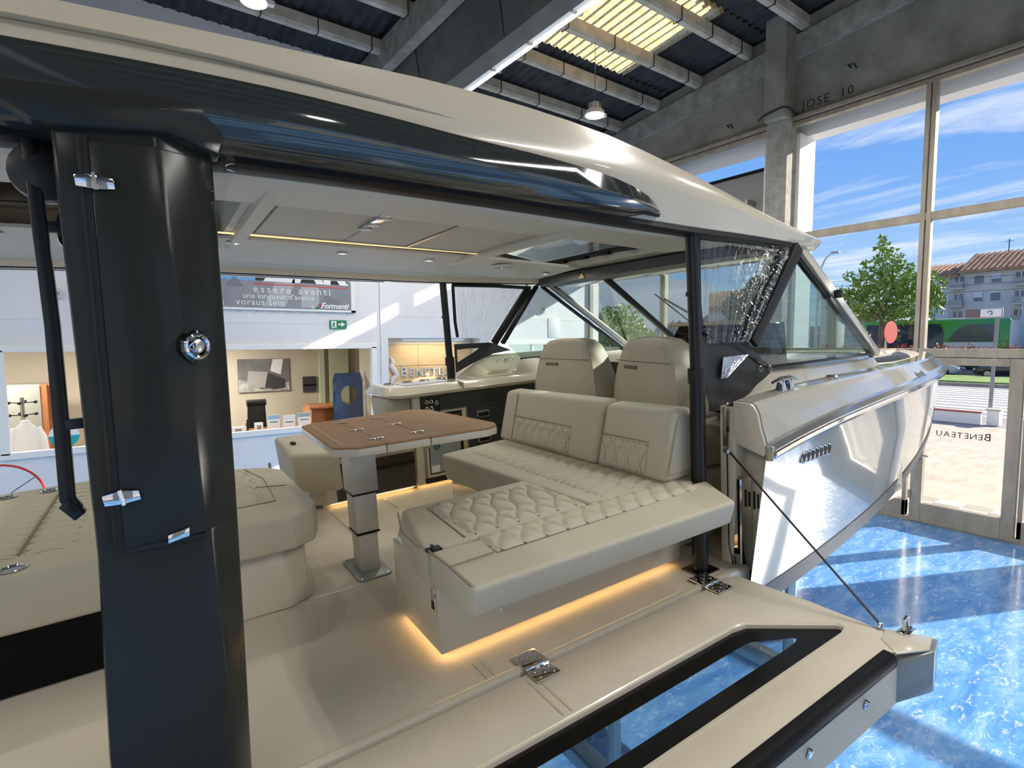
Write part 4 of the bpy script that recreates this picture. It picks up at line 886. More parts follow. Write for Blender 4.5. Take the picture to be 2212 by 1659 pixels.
for hx in (1.04, 2.04):
    h = part(te, 'hinge', MB().box((hx - .052, 1.56, .006), (hx + .052, 1.645, .013)).box((hx - .052, 1.475, .001), (hx + .052, 1.552, .008)), m_chrome, bevel=.003, label='polished steel hinge')
    for k in range(5): part(h, 'hinge_knuckle', MB().lathe([(.008, -.010), (.008, .010)], (hx - .042 + .021 * k, 1.556, .008), 8, 0), m_chrome if k % 2 else m_steel)
    for (a, b, zz_) in ((-.03, 1.62, .013), (.03, 1.62, .013), (0, 1.60, .013), (-.03, 1.585, .013), (.03, 1.585, .013), (-.03, 1.495, .008), (.03, 1.495, .008), (0, 1.51, .008), (-.03, 1.53, .008), (.03, 1.53, .008)):
        part(h, 'hinge_screw', MB().lathe([(.008, zz_), (.006, zz_ + .0015), (.002, zz_ + .0005)], (hx + a, b, 0), 10), m_steel)
part(te, 'cable_eye', MB().tube([(2.245 + .014 * cos(k * pi / 6), .935, .008 + .014 * sin(k * pi / 6)) for k in range(13)], .004, 6, False), m_chrome)
solo('stay_cable', 'thin dark stay cable from hull side down to terrace corner', 'cable', MB().tube([(2.285, 1.64, .59), (2.245, .935, .015)], .0045, 6).join(MB().tube([(2.285, 1.64, .585), (2.30, 1.645, .1), (2.30, 1.62, .0)], .003, 5)), m_blackmetal, (2.25, .94, 0), BM)
# =================================================================== UPHOLSTERY
def quilt(p, q):
    # height 0..1 of a diamond quilt with slightly bowed stitch lines
    a = p + .10 * sin(2 * pi * q * .5); b = p - .10 * sin(2 * pi * q * .5)
    s1 = abs(sin(pi * (a + q * .5))); s2 = abs(sin(pi * (b - q * .5)))
    return min(s1, s2) ** .5
def quilt_top(x0, x1, y0, y1, z, pitch, along='x', amp=.007, skew=0, res=90):
    nx = max(10, int((x1 - x0) * res / .5 / 1.2)); ny = max(10, int((y1 - y0) * res / .5 / 1.2))
    def g(u, v):
        x = lerp(x0, x1, u) + skew * v; y = lerp(y0, y1, v)
        e = min(1, 10 * min(u * (x1 - x0), (1 - u) * (x1 - x0), v * (y1 - y0), (1 - v) * (y1 - y0)) / .25)
        h = quilt(x / pitch[0], y / pitch[1]) if along == 'x' else quilt(y / pitch[0], x / pitch[1])
        return (x, y, z + amp * h * e + .001)
    return MB().grid(g, min(nx, 150), min(ny, 150))
m_seam = mat('seam_thread_shade', (138, 129, 108), .7)
def stitches(par, x0, x1, y0, y1, pitch, along, fn):
    # dark thread lines painting crease shade into the quilt valleys; fn maps panel coords to a point
    P0, P1 = pitch; mb = MB()
    (a0, a1), (b0, b1) = ((x0, x1), (y0, y1)) if along == 'x' else ((y0, y1), (x0, x1))
    for sg in (1, -1):
        k0 = int(min(a0 / P0 - 1, a0 / P0 - b1 / P1)) - 2; k1 = int(max(a1 / P0, a1 / P0 + b1 / P1)) + 3
        for k in range(k0, k1):
            run = []
            for i in range(41):
                b = lerp(b0, b1, i / 40); q = b / P1; p = k - sg * (q / 2 + .10 * sin(pi * q)); a = p * P0
                if a0 <= a <= a1: run.append(fn(a, b) if along == 'x' else fn(b, a))
                else:
                    if len(run) > 2: mb.tube(run, .0026, 4)
                    run = []
            if len(run) > 2: mb.tube(run, .0026, 4)
    part(par, 'stitching', mb, m_seam, kind='stuff')
def seam(par, pts, r=.0025): return part(par, 'seam', MB().tube(pts, r, 5), m_seam)
m_led = emis('led_strip', (255, 212, 146), 7)
def led(par, a, b, z=.03):
    (x0, y0), (x1, y1) = a, b
    part(par, 'led_strip', MB().bar((x0, y0, z + .005), (x1, y1, z + .005), .010, .004), m_led, smooth=0)

sofa = thing('corner_sofa', 'cream quilted corner sofa on glowing plinth beside the terrace', 'sofa', (1.4, 2, 0), BM)
part(sofa, 'plinth', MB().hexa([(.765, 1.775, .04), (2.09, 1.775, .04), (2.09, 2.22, .04), (.765, 2.22, .04), (.765, 1.775, .36), (2.09, 1.775, .36), (2.09, 2.22, .36), (.765, 2.22, .36)]), m_gel, bevel=.008)
part(sofa, 'plinth', MB().box((1.50, 2.22, .04), (2.09, 3.12, .36)), m_gel, bevel=.008)
led(sofa, (.79, 1.802), (2.07, 1.802)); led(sofa, (.792, 1.80), (.792, 2.2))
part(sofa, 'shadow_foot', MB().box((.82, 1.83, 0), (2.06, 2.2, .04)).box((1.54, 2.2, 0), (2.06, 3.08, .04)), m_gel, smooth=0)
# near flap (long outer cushion)
fl = MB().hexa([(.735, 1.46, .325), (2.06, 1.46, .315), (2.16, 1.70, .325), (.735, 1.765, .325), (.735, 1.435, .445), (2.02, 1.40, .445), (2.15, 1.66, .46), (.735, 1.765, .458)])
f = part(sofa, 'outer_cushion', fl, m_vinyl, bevel=.022, seg=4, smooth=45)
part(f, 'quilted_panel', quilt_top(.93, 2.02, 1.60, 1.76, .4555, (.10, .085), amp=.018), m_vinyl, smooth=60); stitches(f, .93, 2.02, 1.60, 1.76, (.10, .085), 'x', lambda x, y: (x, y, .4575))
seam(f, [(.74, 1.595, .4605), (.92, 1.60, .461)]); seam(f, [(.735, 1.445, .452), (.735, 1.60, .462), (.735, 1.755, .462)], .004)
i1 = part(sofa, 'inner_cushion', MB().hexa([(.73, 1.775, .30), (1.505, 1.775, .30), (1.505, 2.27, .30), (.79, 2.27, .30), (.725, 1.775, .458), (1.505, 1.775, .458), (1.505, 2.275, .458), (.84, 2.275, .458)]), m_vinyl, bevel=.02, seg=4, smooth=45)
part(i1, 'quilted_panel', quilt_top(.93, 1.49, 1.79, 2.19, .4555, (.10, .105), amp=.021, res=130), m_vinyl, smooth=60); stitches(i1, .93, 1.49, 1.79, 2.19, (.10, .105), 'x', lambda x, y: (x, y, .4575))
seam(i1, [(.90, 1.79, .4605), (.93, 2.2, .4605), (1.0, 2.22, .4605)]); seam(i1, [(.72, 1.8, .462), (.73, 2.0, .462), (.80, 2.22, .462)], .004)
i2 = part(sofa, 'forward_cushion', MB().hexa([(1.515, 1.78, .30), (2.10, 1.70, .30), (2.10, 3.20, .30), (1.44, 3.08, .30), (1.515, 1.775, .458), (2.10, 1.68, .458), (2.10, 3.24, .458), (1.435, 3.12, .458)]), m_vinyl, bevel=.02, seg=4, smooth=45)
part(i2, 'quilted_panel', quilt_top(1.60, 1.95, 1.80, 3.0, .4555, (.10, .10), 'y', amp=.017), m_vinyl, smooth=60); stitches(i2, 1.60, 1.95, 1.80, 3.0, (.10, .10), 'y', lambda x, y: (x, y, .4575))
part(sofa, 'strap_slot', MB().hexa([(.735, 1.755, .452), (.79, 1.755, .446), (.79, 1.795, .446), (.735, 1.795, .442), (.735, 1.75, .4605), (.79, 1.752, .461), (.79, 1.795, .461), (.735, 1.795, .4605)]), m_black, bevel=.004)
part(sofa, 'strap_loop', MB().tube([(.745, 1.765, .466), (.752, 1.775, .474), (.765, 1.785, .467)], .005, 6), m_chrome)
lt_ = part(sofa, 'side_latch', MB().box((.757, 1.79, .20), (.766, 1.82, .315)), m_chrome, bevel=.004)
part(lt_, 'latch_hole', MB().box((.754, 1.797, .215), (.758, 1.813, .245)), m_black, smooth=0)
# backrests
def backrest(name, label, y0, y1, q, flat):
    b = thing(name, label, 'cushion', (2.0, (y0 + y1) / 2, .46), BM, group='sofa backrest cushions')
    body = part(b, 'body', MB().hexa([(1.955, y0, .455), (2.19, y0, .455), (2.19, y1, .455), (1.955, y1, .455), (2.035, y0 + (.0 if flat else .0), .80), (2.16, y0, .81), (2.16, y1 - .01, .80), (2.035, y1 - .01, .79)]), m_vinyl, bevel=.03, seg=4, smooth=45)
    fx = lambda z: 1.955 + (z - .455) / .345 * .08
    def g(u, v):
        y = lerp(y0 + q[0], y1 - q[1], u); z = lerp(.475, .625, v); e = min(1, 40 * min(u, 1 - u) * (y1 - y0) / 2, 12 * v, 12 * (1 - v))
        return (fx(z) - .002 - .013 * e * quilt(y / .085, z / .075), y, z)
    part(body, 'quilted_panel', MB().grid(g, 90, 20), m_vinyl, smooth=60); stitches(body, y0 + q[0], y1 - q[1], .475, .625, (.085, .075), 'x', lambda y, z: (fx(z) - .003, y, z))
    seam(body, [(fx(.635) - .002, y0 + q[0], .635), (fx(.635) - .002, y1 - q[1], .635)]); seam(body, [(fx(.46) - .001, y1 - q[1], .48), (fx(.79) - .001, y1 - q[1], .785)])
    return b, body
backrest('backrest_cushion', 'long cream backrest cushion with quilted lower band', 2.245, 3.26, (.24, .17), True)
b2, body2 = backrest('backrest_cushion', 'short cream backrest cushion with grey end beside the black post', 1.74, 2.235, (.14, .02), False)
part(body2, 'grey_end', MB().hexa([(1.972, 1.732, .50), (2.18, 1.730, .50), (2.18, 1.737, .50), (1.972, 1.742, .50), (2.05, 1.732, .77), (2.15, 1.73, .775), (2.15, 1.737, .775), (2.05, 1.742, .77)]), m_vinyl2, smooth=0)

# far-left bench and stern sunpad
bn = thing('stern_bench', 'cream quilted bench beyond the dark pillar, next to the table', 'bench', (.2, 3.1, 0), BM)
part(bn, 'plinth', MB().loft([[(-.25, 2.62, .0), (.40, 2.60, 0), (.50, 2.66, 0), (.53, 2.75, 0), (.53, 3.75, 0), (-.25, 3.75, 0)], [(-.25, 2.64, .32), (.38, 2.62, .32), (.48, 2.68, .32), (.51, 2.77, .32), (.51, 3.75, .32), (-.25, 3.75, .32)]]), m_gel, bevel=.02, smooth=45)
bc = part(bn, 'seat_cushion', MB().loft([[(-.25, 2.58, .29), (.43, 2.56, .29), (.53, 2.62, .29), (.57, 2.74, .29), (.57, 3.58, .29), (.48, 3.72, .29), (.30, 3.78, .29), (-.25, 3.78, .29)], [(-.25, 2.58, .44), (.43, 2.56, .44), (.53, 2.62, .44), (.57, 2.74, .44), (.56, 3.56, .44), (.47, 3.70, .44), (.30, 3.76, .44), (-.25, 3.76, .44)], [(-.25, 2.64, .462), (.40, 2.62, .462), (.47, 2.68, .462), (.50, 2.78, .462), (.49, 3.5, .462), (.42, 3.62, .462), (.28, 3.7, .462), (-.25, 3.7, .462)]]), m_vinyl, bevel=.012, seg=3, smooth=50)
part(bc, 'quilted_panel', quilt_top(-.2, .38, 2.82, 3.12, .459, (.10, .10), amp=.016).join(quilt_top(-.2, .36, 3.14, 3.62, .459, (.10, .10), amp=.016)), m_vinyl, smooth=60); stitches(bc, -.2, .38, 2.82, 3.62, (.10, .10), 'x', lambda x, y: (x, y, .461))
seam(bc, [(.36, 3.13, .464), (.50, 3.06, .464)]); seam(bc, [(-.2, 2.80, .464), (.40, 2.80, .464), (.42, 3.3, .464), (.36, 3.62, .464)])
sp_ = thing('stern_sunpad', 'wide quilted sunpad at the left edge with chrome cup holders', 'sunpad', (-1.2, 3.1, 0), BM)
part(sp_, 'base', MB().box((-2.3, 2.58, .0), (-.27, 4.1, .25)), m_gel, bevel=.012)
part(sp_, 'black_panel', MB().box((-2.28, 2.572, .008), (-.28, 2.582, .235)), m_mattblack, smooth=0)
cu = part(sp_, 'pad', MB().box((-2.32, 2.545, .24), (-.26, 4.12, .452)), m_vinyl, bevel=.02, seg=4, smooth=45)
part(cu, 'quilted_panel', quilt_top(-1.6, -.55, 2.78, 3.9, .449, (.15, .05), 'x', amp=.011), m_vinyl, smooth=60)
stitches(cu, -1.6, -.28, 2.78, 3.9, (.15, .05), 'x', lambda x, y: (x, y, .451))
part(cu, 'quilted_panel', quilt_top(-.54, -.28, 2.78, 3.6, .449, (.15, .05), 'x', amp=.011), m_vinyl, smooth=60)
seam(cu, [(-.545, 2.8, .458), (-.545, 3.9, .458)], .005)
for (x, y) in ((-.535, 2.64), (-.78, 3.98), (-.60, 3.98)):
    h = part(sp_, 'cup_holder', MB().lathe([(.042, .45), (.046, .456), (.038, .459), (.034, .45)], (x, y, 0), 20), m_chrome)
    part(h, 'cup_well', MB().lathe([(.036, .4535), (.01, .4525)], (x, y, 0), 16), m_blackgloss)
# port bench with black fronts
pb = thing('port_bench', 'cream cushioned bench with black cabinet fronts behind the table', 'bench', (1.2, 4.1, 0), BM)
part(pb, 'base', MB().loft([[(.80, 4.02, .03), (.90, 3.94, .03), (1.595, 3.94, .03), (1.595, 4.42, .03), (.80, 4.42, .03)], [(.80, 4.02, .36), (.90, 3.94, .36), (1.595, 3.94, .36), (1.595, 4.42, .36), (.80, 4.42, .36)]]), m_gel, bevel=.01)
for (x0, x1) in ((.975, 1.165), (1.175, 1.185), (1.19, 1.585)):
    if x1 - x0 > .05: part(pb, 'front_panel', MB().box((x0, 3.932, .045), (x1, 3.945, .315)), m_blackgloss, smooth=0)
led(pb, (.93, 3.965), (1.58, 3.965), .022)
part(pb, 'kick', MB().box((.88, 3.99, 0), (1.58, 4.4, .03)), m_gel, smooth=0)
pc = part(pb, 'seat_cushion', MB().hexa([(.68, 3.80, .20), (.95, 3.64, .20), (.99, 4.40, .20), (.68, 4.40, .20), (.655, 3.80, .475), (.93, 3.62, .47), (1.0, 4.42, .50), (.66, 4.42, .50)]), m_vinyl, bevel=.03, seg=4, smooth=45)
part(pb, 'seat_cushion', MB().box((1.01, 3.88, .36), (1.60, 4.42, .48)), m_vinyl, bevel=.03, seg=4, smooth=45)
part(pc, 'grab_slot', MB().box((.72, 4.05, .488), (.75, 4.12, .502)), m_black, bevel=.004)
solo('lean_rail', 'slim metal rail foot behind the port bench', 'rail', MB().tube([(.62, 4.48, .02), (.62, 4.46, .30)], .012, 8).join(MB().box((.6, 4.3, -.0), (.85, 4.5, .015))), m_steel, (.62, 4.46, 0), BM)

# =================================================================== TABLE
tb = thing('cockpit_table', 'tan folding table on square telescopic leg', 'table', (.82, 2.8, 0), BM)
ox = [(.635, 2.52, 3.20), (.82, 2.335, 3.22)]
top = [(.60, 2.44), (.69, 2.36), (1.33, 2.31), (1.40, 2.345), (1.43, 2.42), (1.385, 3.14), (1.31, 3.235), (.70, 3.235), (.625, 3.18)]
def cutpoly(poly, x0, x1):
    def clip(P, x, keep_less):
        out = []
        for a, b in zip(P, P[1:] + P[:1]):
            ia = a[0] <= x if keep_less else a[0] >= x; ib = b[0] <= x if keep_less else b[0] >= x
            if ia: out.append(a)
            if ia != ib:
                t = (x - a[0]) / (b[0] - a[0]); out.append((x, lerp(a[1], b[1], t)))
        return out
    return clip(clip(poly, x0, False), x1, True)
for (x0, x1) in ((.5, .818), (.822, 1.028), (1.032, 1.5)):
    lf = part(tb, 'leaf', MB().prism(cutpoly(top, x0, x1), 2, .705, .742), m_gel, bevel=.006)
    part(lf, 'tan_surface', MB().prism(cutpoly(inset(top, .002), x0, x1), 2, .742, .75), m_table, smooth=0)
    ins = inset(top, .055)
    pl = cutpoly(ins, x0, x1); sg = [(a, b) for a, b in zip(pl, pl[1:] + pl[:1]) if not (abs(a[0] - b[0]) < 1e-6 and min(abs(a[0] - x0), abs(a[0] - x1)) < 1e-6)]
    for a, b in sg: part(lf, 'inlay_line', MB().bar((a[0], a[1], .7503), (b[0], b[1], .7503), .005, .0012), m_tline, smooth=0)
for x in (.82, 1.03):
    for y in (3.09, 2.80, 2.49):
        h = part(tb, 'leaf_hinge', MB().box((x - .036, y - .010, .7505), (x - .003, y + .010, .754)).box((x + .003, y - .010, .7505), (x + .036, y + .010, .754)), m_chrome, bevel=.003)
part(tb, 'under_frame', MB().box((.72, 2.52, .672), (1.26, 2.62, .705)).box((.72, 2.96, .672), (1.26, 3.06, .705)), m_alu, smooth=0)
part(tb, 'leg', MB().box((.765, 2.735, .01), (.868, 2.862, .40)), m_alu, bevel=.008, label='lower brushed section')
part(tb, 'leg', MB().box((.757, 2.727, .22), (.876, 2.870, .46)), m_alu, bevel=.008)
part(tb, 'leg', MB().box((.748, 2.718, .43), (.885, 2.879, .68)), m_alu, bevel=.008)
part(tb, 'leg_collar', MB().box((.755, 2.725, .212), (.878, 2.872, .22)).box((.746, 2.716, .425), (.887, 2.881, .431)), m_blackmetal, smooth=0)
bp_ = part(tb, 'base_plate', MB().prism([(.725, 2.66), (.74, 2.64), (.885, 2.64), (.90, 2.655), (.90, 2.935), (.885, 2.95), (.74, 2.95), (.725, 2.935)], 2, 0, .012), mat('grey_plate', (150, 154, 148), .4, .4), bevel=.002)
for (x, y) in ((.745, 2.66), (.88, 2.66), (.745, 2.93), (.88, 2.93)): part(bp_, 'bolt', MB().lathe([(.007, .012), (.006, .016), (.002, .017)], (x, y, 0), 8), m_chrome)
part(tb, 'release_lever', MB().tube([(1.02, 2.50, .685), (1.06, 2.48, .675), (1.10, 2.48, .67)], .01, 8), m_steel)

# =================================================================== GALLEY
ga = thing('galley_cabinet', 'galley cabinet with dark drawers and switch panel', 'cabinet', (2.1, 4.1, 0), BM)
part(ga, 'carcass', MB().box((1.66, 3.96, .03), (2.78, 4.45, .735)), m_gel, bevel=.006)
part(ga, 'end_panel', MB().loft([[(1.60, 3.925, .03), (1.665, 3.925, .03), (1.665, 4.45, .03), (1.60, 4.45, .03)], [(1.60, 3.925, .735), (1.665, 3.925, .735), (1.665, 4.45, .735), (1.60, 4.45, .735)]]), m_gel, bevel=.012)
part(ga, 'end_pad', MB().hexa([(1.42, 3.97, .42), (1.60, 3.96, .42), (1.60, 4.4, .42), (1.45, 4.4, .42), (1.385, 3.97, .74), (1.60, 3.95, .735), (1.60, 4.4, .735), (1.42, 4.4, .735)]), m_vinyl2, bevel=.025, seg=3, smooth=45)
led(ga, (1.62, 3.975), (2.7, 3.975), .022); part(ga, 'kick', MB().box((1.62, 4.0, 0), (2.75, 4.4, .03)), m_gel, smooth=0)
m_drw = mat('dark_drawer', (58, 62, 60), .35, coat=.4)
part(ga, 'fascia', MB().box((1.672, 3.93, .61), (2.76, 3.96, .728)), m_drw, smooth=0)
sw = part(ga, 'switch_panel', MB().box((1.68, 3.925, .565), (1.83, 3.932, .72)), m_blackgloss, smooth=0)
for (x, z) in ((1.715, .685), (1.755, .685), (1.80, .67), (1.715, .63), (1.755, .63)):
    part(sw, 'switch', MB().tube([(x + .012 * cos(k * pi / 6), 3.922, z + .014 * sin(k * pi / 6)) for k in range(13)], .0035, 5, False), m_chrome)
fr_ = part(ga, 'fridge_drawer', MB().box((1.69, 3.932, .075), (2.06, 3.96, .60)), m_gel, bevel=.004)
part(fr_, 'opening', MB().box((1.71, 3.928, .10), (2.02, 3.933, .585)), m_black, smooth=0)
part(fr_, 'inner_box', MB().box((1.715, 3.922, .11), (1.99, 3.93, .37)), mat('grey_liner', (150, 156, 156), .4), smooth=0)
part(fr_, 'film_label', MB().box((1.72, 3.919, .115), (1.79, 3.923, .17)).box((1.82, 3.919, .345), (1.94, 3.923, .375)), m_white, smooth=0)
part(fr_, 'round_mark', MB().tube([(1.775 + .022 * cos(k * pi / 7), 3.918, .325 + .022 * sin(k * pi / 7)) for k in range(4, 13)], .006, 6), mat('teal_ink', (24, 92, 116), .4)).data
part(fr_, 'round_mark', MB().tube([(1.775 + .022 * cos(k * pi / 7), 3.918, .325 + .022 * sin(k * pi / 7)) for k in range(-3, 6)], .006, 6), mat('teal_ink_dark', (20, 78, 104), .4))
part(fr_, 'wire_rack', MB().box((1.73, 3.922, .40), (2.0, 3.928, .41)).box((1.73, 3.922, .55), (2.0, 3.928, .56)), m_chrome, smooth=0)
for k, (z0, z1) in enumerate(((.40, .60), (.08, .39))):
    d = part(ga, 'drawer', MB().box((2.09, 3.935, z0), (2.74, 3.96, z1)), m_drw, bevel=.004)
    hz = z1 - .07
    part(d, 'drawer_handle', MB().box((2.16, 3.922, hz - .03), (2.28, 3.936, hz + .03)), m_steel, bevel=.006)
    part(d, 'handle_recess', MB().box((2.17, 3.92, hz - .022), (2.27, 3.924, hz + .012)), m_blackmetal, bevel=.004)
part(ga, 'kick_black', MB().box((1.67, 3.935, .03), (2.74, 3.95, .07)), m_black, smooth=0)
ct = thing('galley_worktop', 'beige moulded worktop with cup holders along the port side', 'worktop', (2.2, 4.1, .74), BM)
part(ct, 'slab', MB().loft([[(1.52, 3.89, .738), (2.95, 3.89, .738), (2.95, 4.46, .738), (1.42, 4.46, .738), (1.42, 3.98, .738)], [(1.50, 3.88, .765), (2.95, 3.88, .765), (2.95, 4.46, .765), (1.40, 4.46, .765), (1.40, 3.97, .765)], [(1.54, 3.97, .815), (2.95, 3.97, .815), (2.95, 4.46, .815), (1.46, 4.46, .815), (1.46, 4.03, .815)]]), m_gel, bevel=.006, smooth=35)
part(ct, 'joint', MB().box((2.02, 3.876, .765), (2.024, 4.0, .817)), m_seam, smooth=0)
for k in range(4):
    x = 1.58 + .16 * k
    h = part(ct, 'cup_holder', MB().lathe([(.045, .813), (.048, .82), (.042, .822), (.038, .815)], (x, 4.36, 0), 18), m_chrome)
    part(h, 'cup_well', MB().lathe([(.039, .8165), (.01, .816)], (x, 4.36, 0), 14), m_blackgloss)
part(ct, 'sink_cover', MB().box((1.60, 4.06, .815), (2.0, 4.26, .8185)), m_steel, smooth=0)
part(ct, 'sink_cover', MB().box((2.2, 4.05, .815), (2.75, 4.3, .819)), m_gel, bevel=.002)
part(ct, 'back_panel', MB().hexa([(2.2, 4.30, .815), (3.9, 4.28, .80), (3.9, 4.34, .80), (2.2, 4.36, .815), (2.45, 4.30, .99), (3.9, 4.28, .985), (3.9, 4.34, .985), (2.45, 4.36, .99)]), m_gel, bevel=.008)

# =================================================================== HELM SEATS AND CONSOLE
def helm_seat(label, cx, cy, rot):
    s = thing('captain_chair', label, 'chair', (0, 0, 0), BM, group='captain chairs')
    s.matrix_world = BM @ Matrix.Translation((cx, cy, 0)) @ Matrix.Rotation(rot, 4, 'Z')
    prof = [(.38, .34, -.02, .46), (.50, .355, -.03, .46), (.66, .36, -.035, .30), (.80, .35, -.03, .23), (.92, .325, -.02, .20), (1.02, .29, -.005, .18), (1.08, .255, .005, .165), (1.115, .20, .02, .15), (1.13, .11, .04, .13)]
    rr = []
    for z, w, xb, xf in prof:
        rr.append([(xb + .02, -w, z), (xb - .005, -w * .86, z), (xb - .015, -w * .45, z), (xb - .018, 0, z), (xb - .015, w * .45, z), (xb - .005, w * .86, z), (xb + .02, w, z), (lerp(xb, xf, .55), w * 1.02, z), (xf, w * .93, z), (xf - .03, w * .6, z), (xf - .03, -w * .6, z), (xf, -w * .93, z), (lerp(xb, xf, .55), -w * 1.02, z)])
    sh = part(s, 'shell', MB().loft(rr), m_vinyl, smooth=50)
    part(sh, 'seam', MB().tube([(prof_x(prof, .985) - .019 + .012 * abs(t) ** 2 * 1.2, t * .30, .985) for t in [k / 8 - 1 for k in range(17)]], .003, 5), m_seam)
    for sg in (-1, 1): part(sh, 'seam', MB().tube([(xb - .003, sg * w * .84, z) for z, w, xb, xf in prof[1:-2]], .003, 5), m_seam)
    part(s, 'seat_pad', MB().box((.12, -.30, .50), (.48, .30, .62)), m_vinyl, bevel=.04, seg=4, smooth=45)
    part(s, 'pedestal', MB().hexa([(.0, -.32, .361), (.45, -.32, .361), (.45, .32, .361), (.0, .32, .361), (.0, -.32, .40), (.45, -.32, .40), (.45, .32, .40), (.0, .32, .40)]), m_gel, bevel=.01)
    part(s, 'lettering', textmb('SAXDOR', .034, face_m((prof_x(prof, .945) - .021, .17, .935), (0, -1, 0), (.06, 0, 1)), .003, 1.25, 'LEFT'), mat('brown_stitching', (92, 80, 62), .6), smooth=0, label='small stitched SAXDOR lettering')
    return s
def prof_x(prof, z):
    for a, b in zip(prof[:-1], prof[1:]):
        if a[0] <= z <= b[0]: return lerp(a[2], b[2], (z - a[0]) / (b[0] - a[0]))
helm_seat('cream captain chair on the port side, its lettered back to the sofa', 2.48, 3.15, radians(0))
helm_seat('cream captain chair in front of the black screen, turned slightly', 2.50, 2.38, radians(-14))
solo('seat_plinth', 'beige block carrying the captain chairs behind the short backrest', 'plinth', MB().box((2.22, 1.92, 0), (3.0, 3.50, .36)), m_gel, (2.5, 2.6, 0), BM, bevel=.015)
co = thing('helm_console', 'helm console with black screens under a pale visor', 'console', (3.4, 2.6, 0), BM)
part(co, 'body', MB().hexa([(3.25, 1.85, 0), (3.75, 1.85, 0), (3.75, 2.95, 0), (3.25, 2.95, 0), (3.14, 1.85, .82), (3.9, 1.85, .92), (3.9, 2.95, .92), (3.14, 2.95, .82)]), m_gel, bevel=.02)
part(co, 'screen_housing', MB().hexa([(3.10, 1.98, .90), (3.4, 1.98, .90), (3.4, 2.80, .90), (3.10, 2.80, .90), (3.24, 2.0, 1.18), (3.4, 2.0, 1.18), (3.4, 2.72, 1.18), (3.24, 2.72, 1.18)]), m_blackgloss, bevel=.01)
part(co, 'visor', MB().hexa([(3.18, 2.10, 1.175), (3.45, 2.10, 1.155), (3.45, 2.78, 1.155), (3.18, 2.78, 1.175), (3.18, 2.10, 1.205), (3.45, 2.12, 1.19), (3.45, 2.76, 1.19), (3.18, 2.78, 1.205)]), m_gel, bevel=.012, seg=3)
part(co, 'dash_shelf', MB().box((3.02, 1.9, .87), (3.12, 2.85, .895)), m_black, bevel=.006)
sw_ = part(co, 'steering_wheel', MB().tube([(2.98 - .10 * sin(k * pi / 12) * .5, 2.33 + .16 * cos(k * pi / 12), .82 + .15 * sin(k * pi / 12)) for k in range(25)], .014, 8, False), m_black)
part(sw_, 'wheel_spoke', MB().tube([(2.99, 2.17, .82), (3.03, 2.33, .82), (2.99, 2.49, .82)], .012, 6).join(MB().tube([(3.03, 2.33, .82), (2.94, 2.33, .96)], .01, 6)), m_steel)
part(co, 'dashboard', MB().hexa([(3.5, 1.95, .86), (4.2, 1.95, .86), (4.2, 4.1, .86), (3.5, 4.1, .86), (3.55, 1.95, .93), (4.12, 1.95, .925), (4.12, 4.1, .925), (3.55, 4.1, .93)]), m_gel, bevel=.012)
part(co, 'throttle_knob', MB().tube([(2.95, 2.02, .62), (2.95, 2.0, .64)], .02, 10), mat('red_knob', (150, 30, 30), .4))
# =================================================================== ON AND BEHIND THE SIDE WALL
m_bgrey = mat('banner_grey', (146, 148, 154), .6, col2=(128, 130, 138), nscale=2)
bn_ = thing('wall_banner', 'grey advertising banner with white slogans on the side wall', 'banner', (2.4, WY - .02, 3.2))
part(bn_, 'canvas', MB().box((.2, WY - .03, 3.22), (3.46, WY - .012, 4.55)), m_bgrey, smooth=0)
YB = WY - .032
def flat(x0, x1, z0, z1, y=YB): return MB().box((x0, y, z0), (x1, y + .004, z1))
part(bn_, 'blue_photo', flat(.2, 1.9, 3.655, 4.2), mat('sea_photo', (86, 150, 206), .5, col2=(130, 184, 224), nscale=8, stretch=(1, 1, 4)), smooth=0)
part(bn_, 'black_band', flat(1.9, 3.40, 3.665, 4.45), m_black, smooth=0)
m_tx = mat('white_print', (238, 238, 238), .5)
fm = lambda x, z: face_m((x, YB - .004, z), (1, 0, 0), (0, 0, 1))
part(bn_, 'lettering', textmb('ZAR', .66, fm(2.06, 3.685), .002, 1.05, 'LEFT', bold=.03), m_tx, smooth=0)
part(bn_, 'red_rule', flat(1.86, 3.40, 3.60, 3.622, YB - .003), mat('red_rule', (196, 92, 84), .5), smooth=0)
for i, (tx, x, z, s, sp) in enumerate((('essere avanti', 1.86, 3.475, .16, 1.42), ("une longueur d'avance", 1.70, 3.375, .125, 1.0), ('voraus sein', 1.60, 3.27, .145, 1.1), ('e', 1.38, 3.26, .12, 1))):
    part(bn_, 'lettering', textmb(tx, s, fm(x, z), .002, sp, 'LEFT'), m_tx, smooth=0)
part(bn_, 'logo', textmb('Formenti', .135, fm(2.92, 3.25), .002, .95, 'LEFT', shear=.35, bold=.003).join(textmb('by', .07, fm(2.76, 3.24), .002, 1, 'LEFT', shear=.3)), m_tx, smooth=0)
part(bn_, 'logo_flag', MB().prism([(2.82, 3.245), (2.90, 3.245), (2.92, 3.275), (2.84, 3.275)], 1, YB - .004, YB), mat('flag_green', (40, 120, 80), .5), smooth=0)
part(bn_, 'logo_flag', MB().prism([(2.87, 3.29), (2.95, 3.29), (2.96, 3.315), (2.88, 3.315)], 1, YB - .004, YB), mat('flag_red', (176, 50, 50), .5), smooth=0)
m_tri = mat('banner_triangle', (120, 124, 132), .6); m_tri2 = mat('banner_pale', (172, 174, 180), .6)
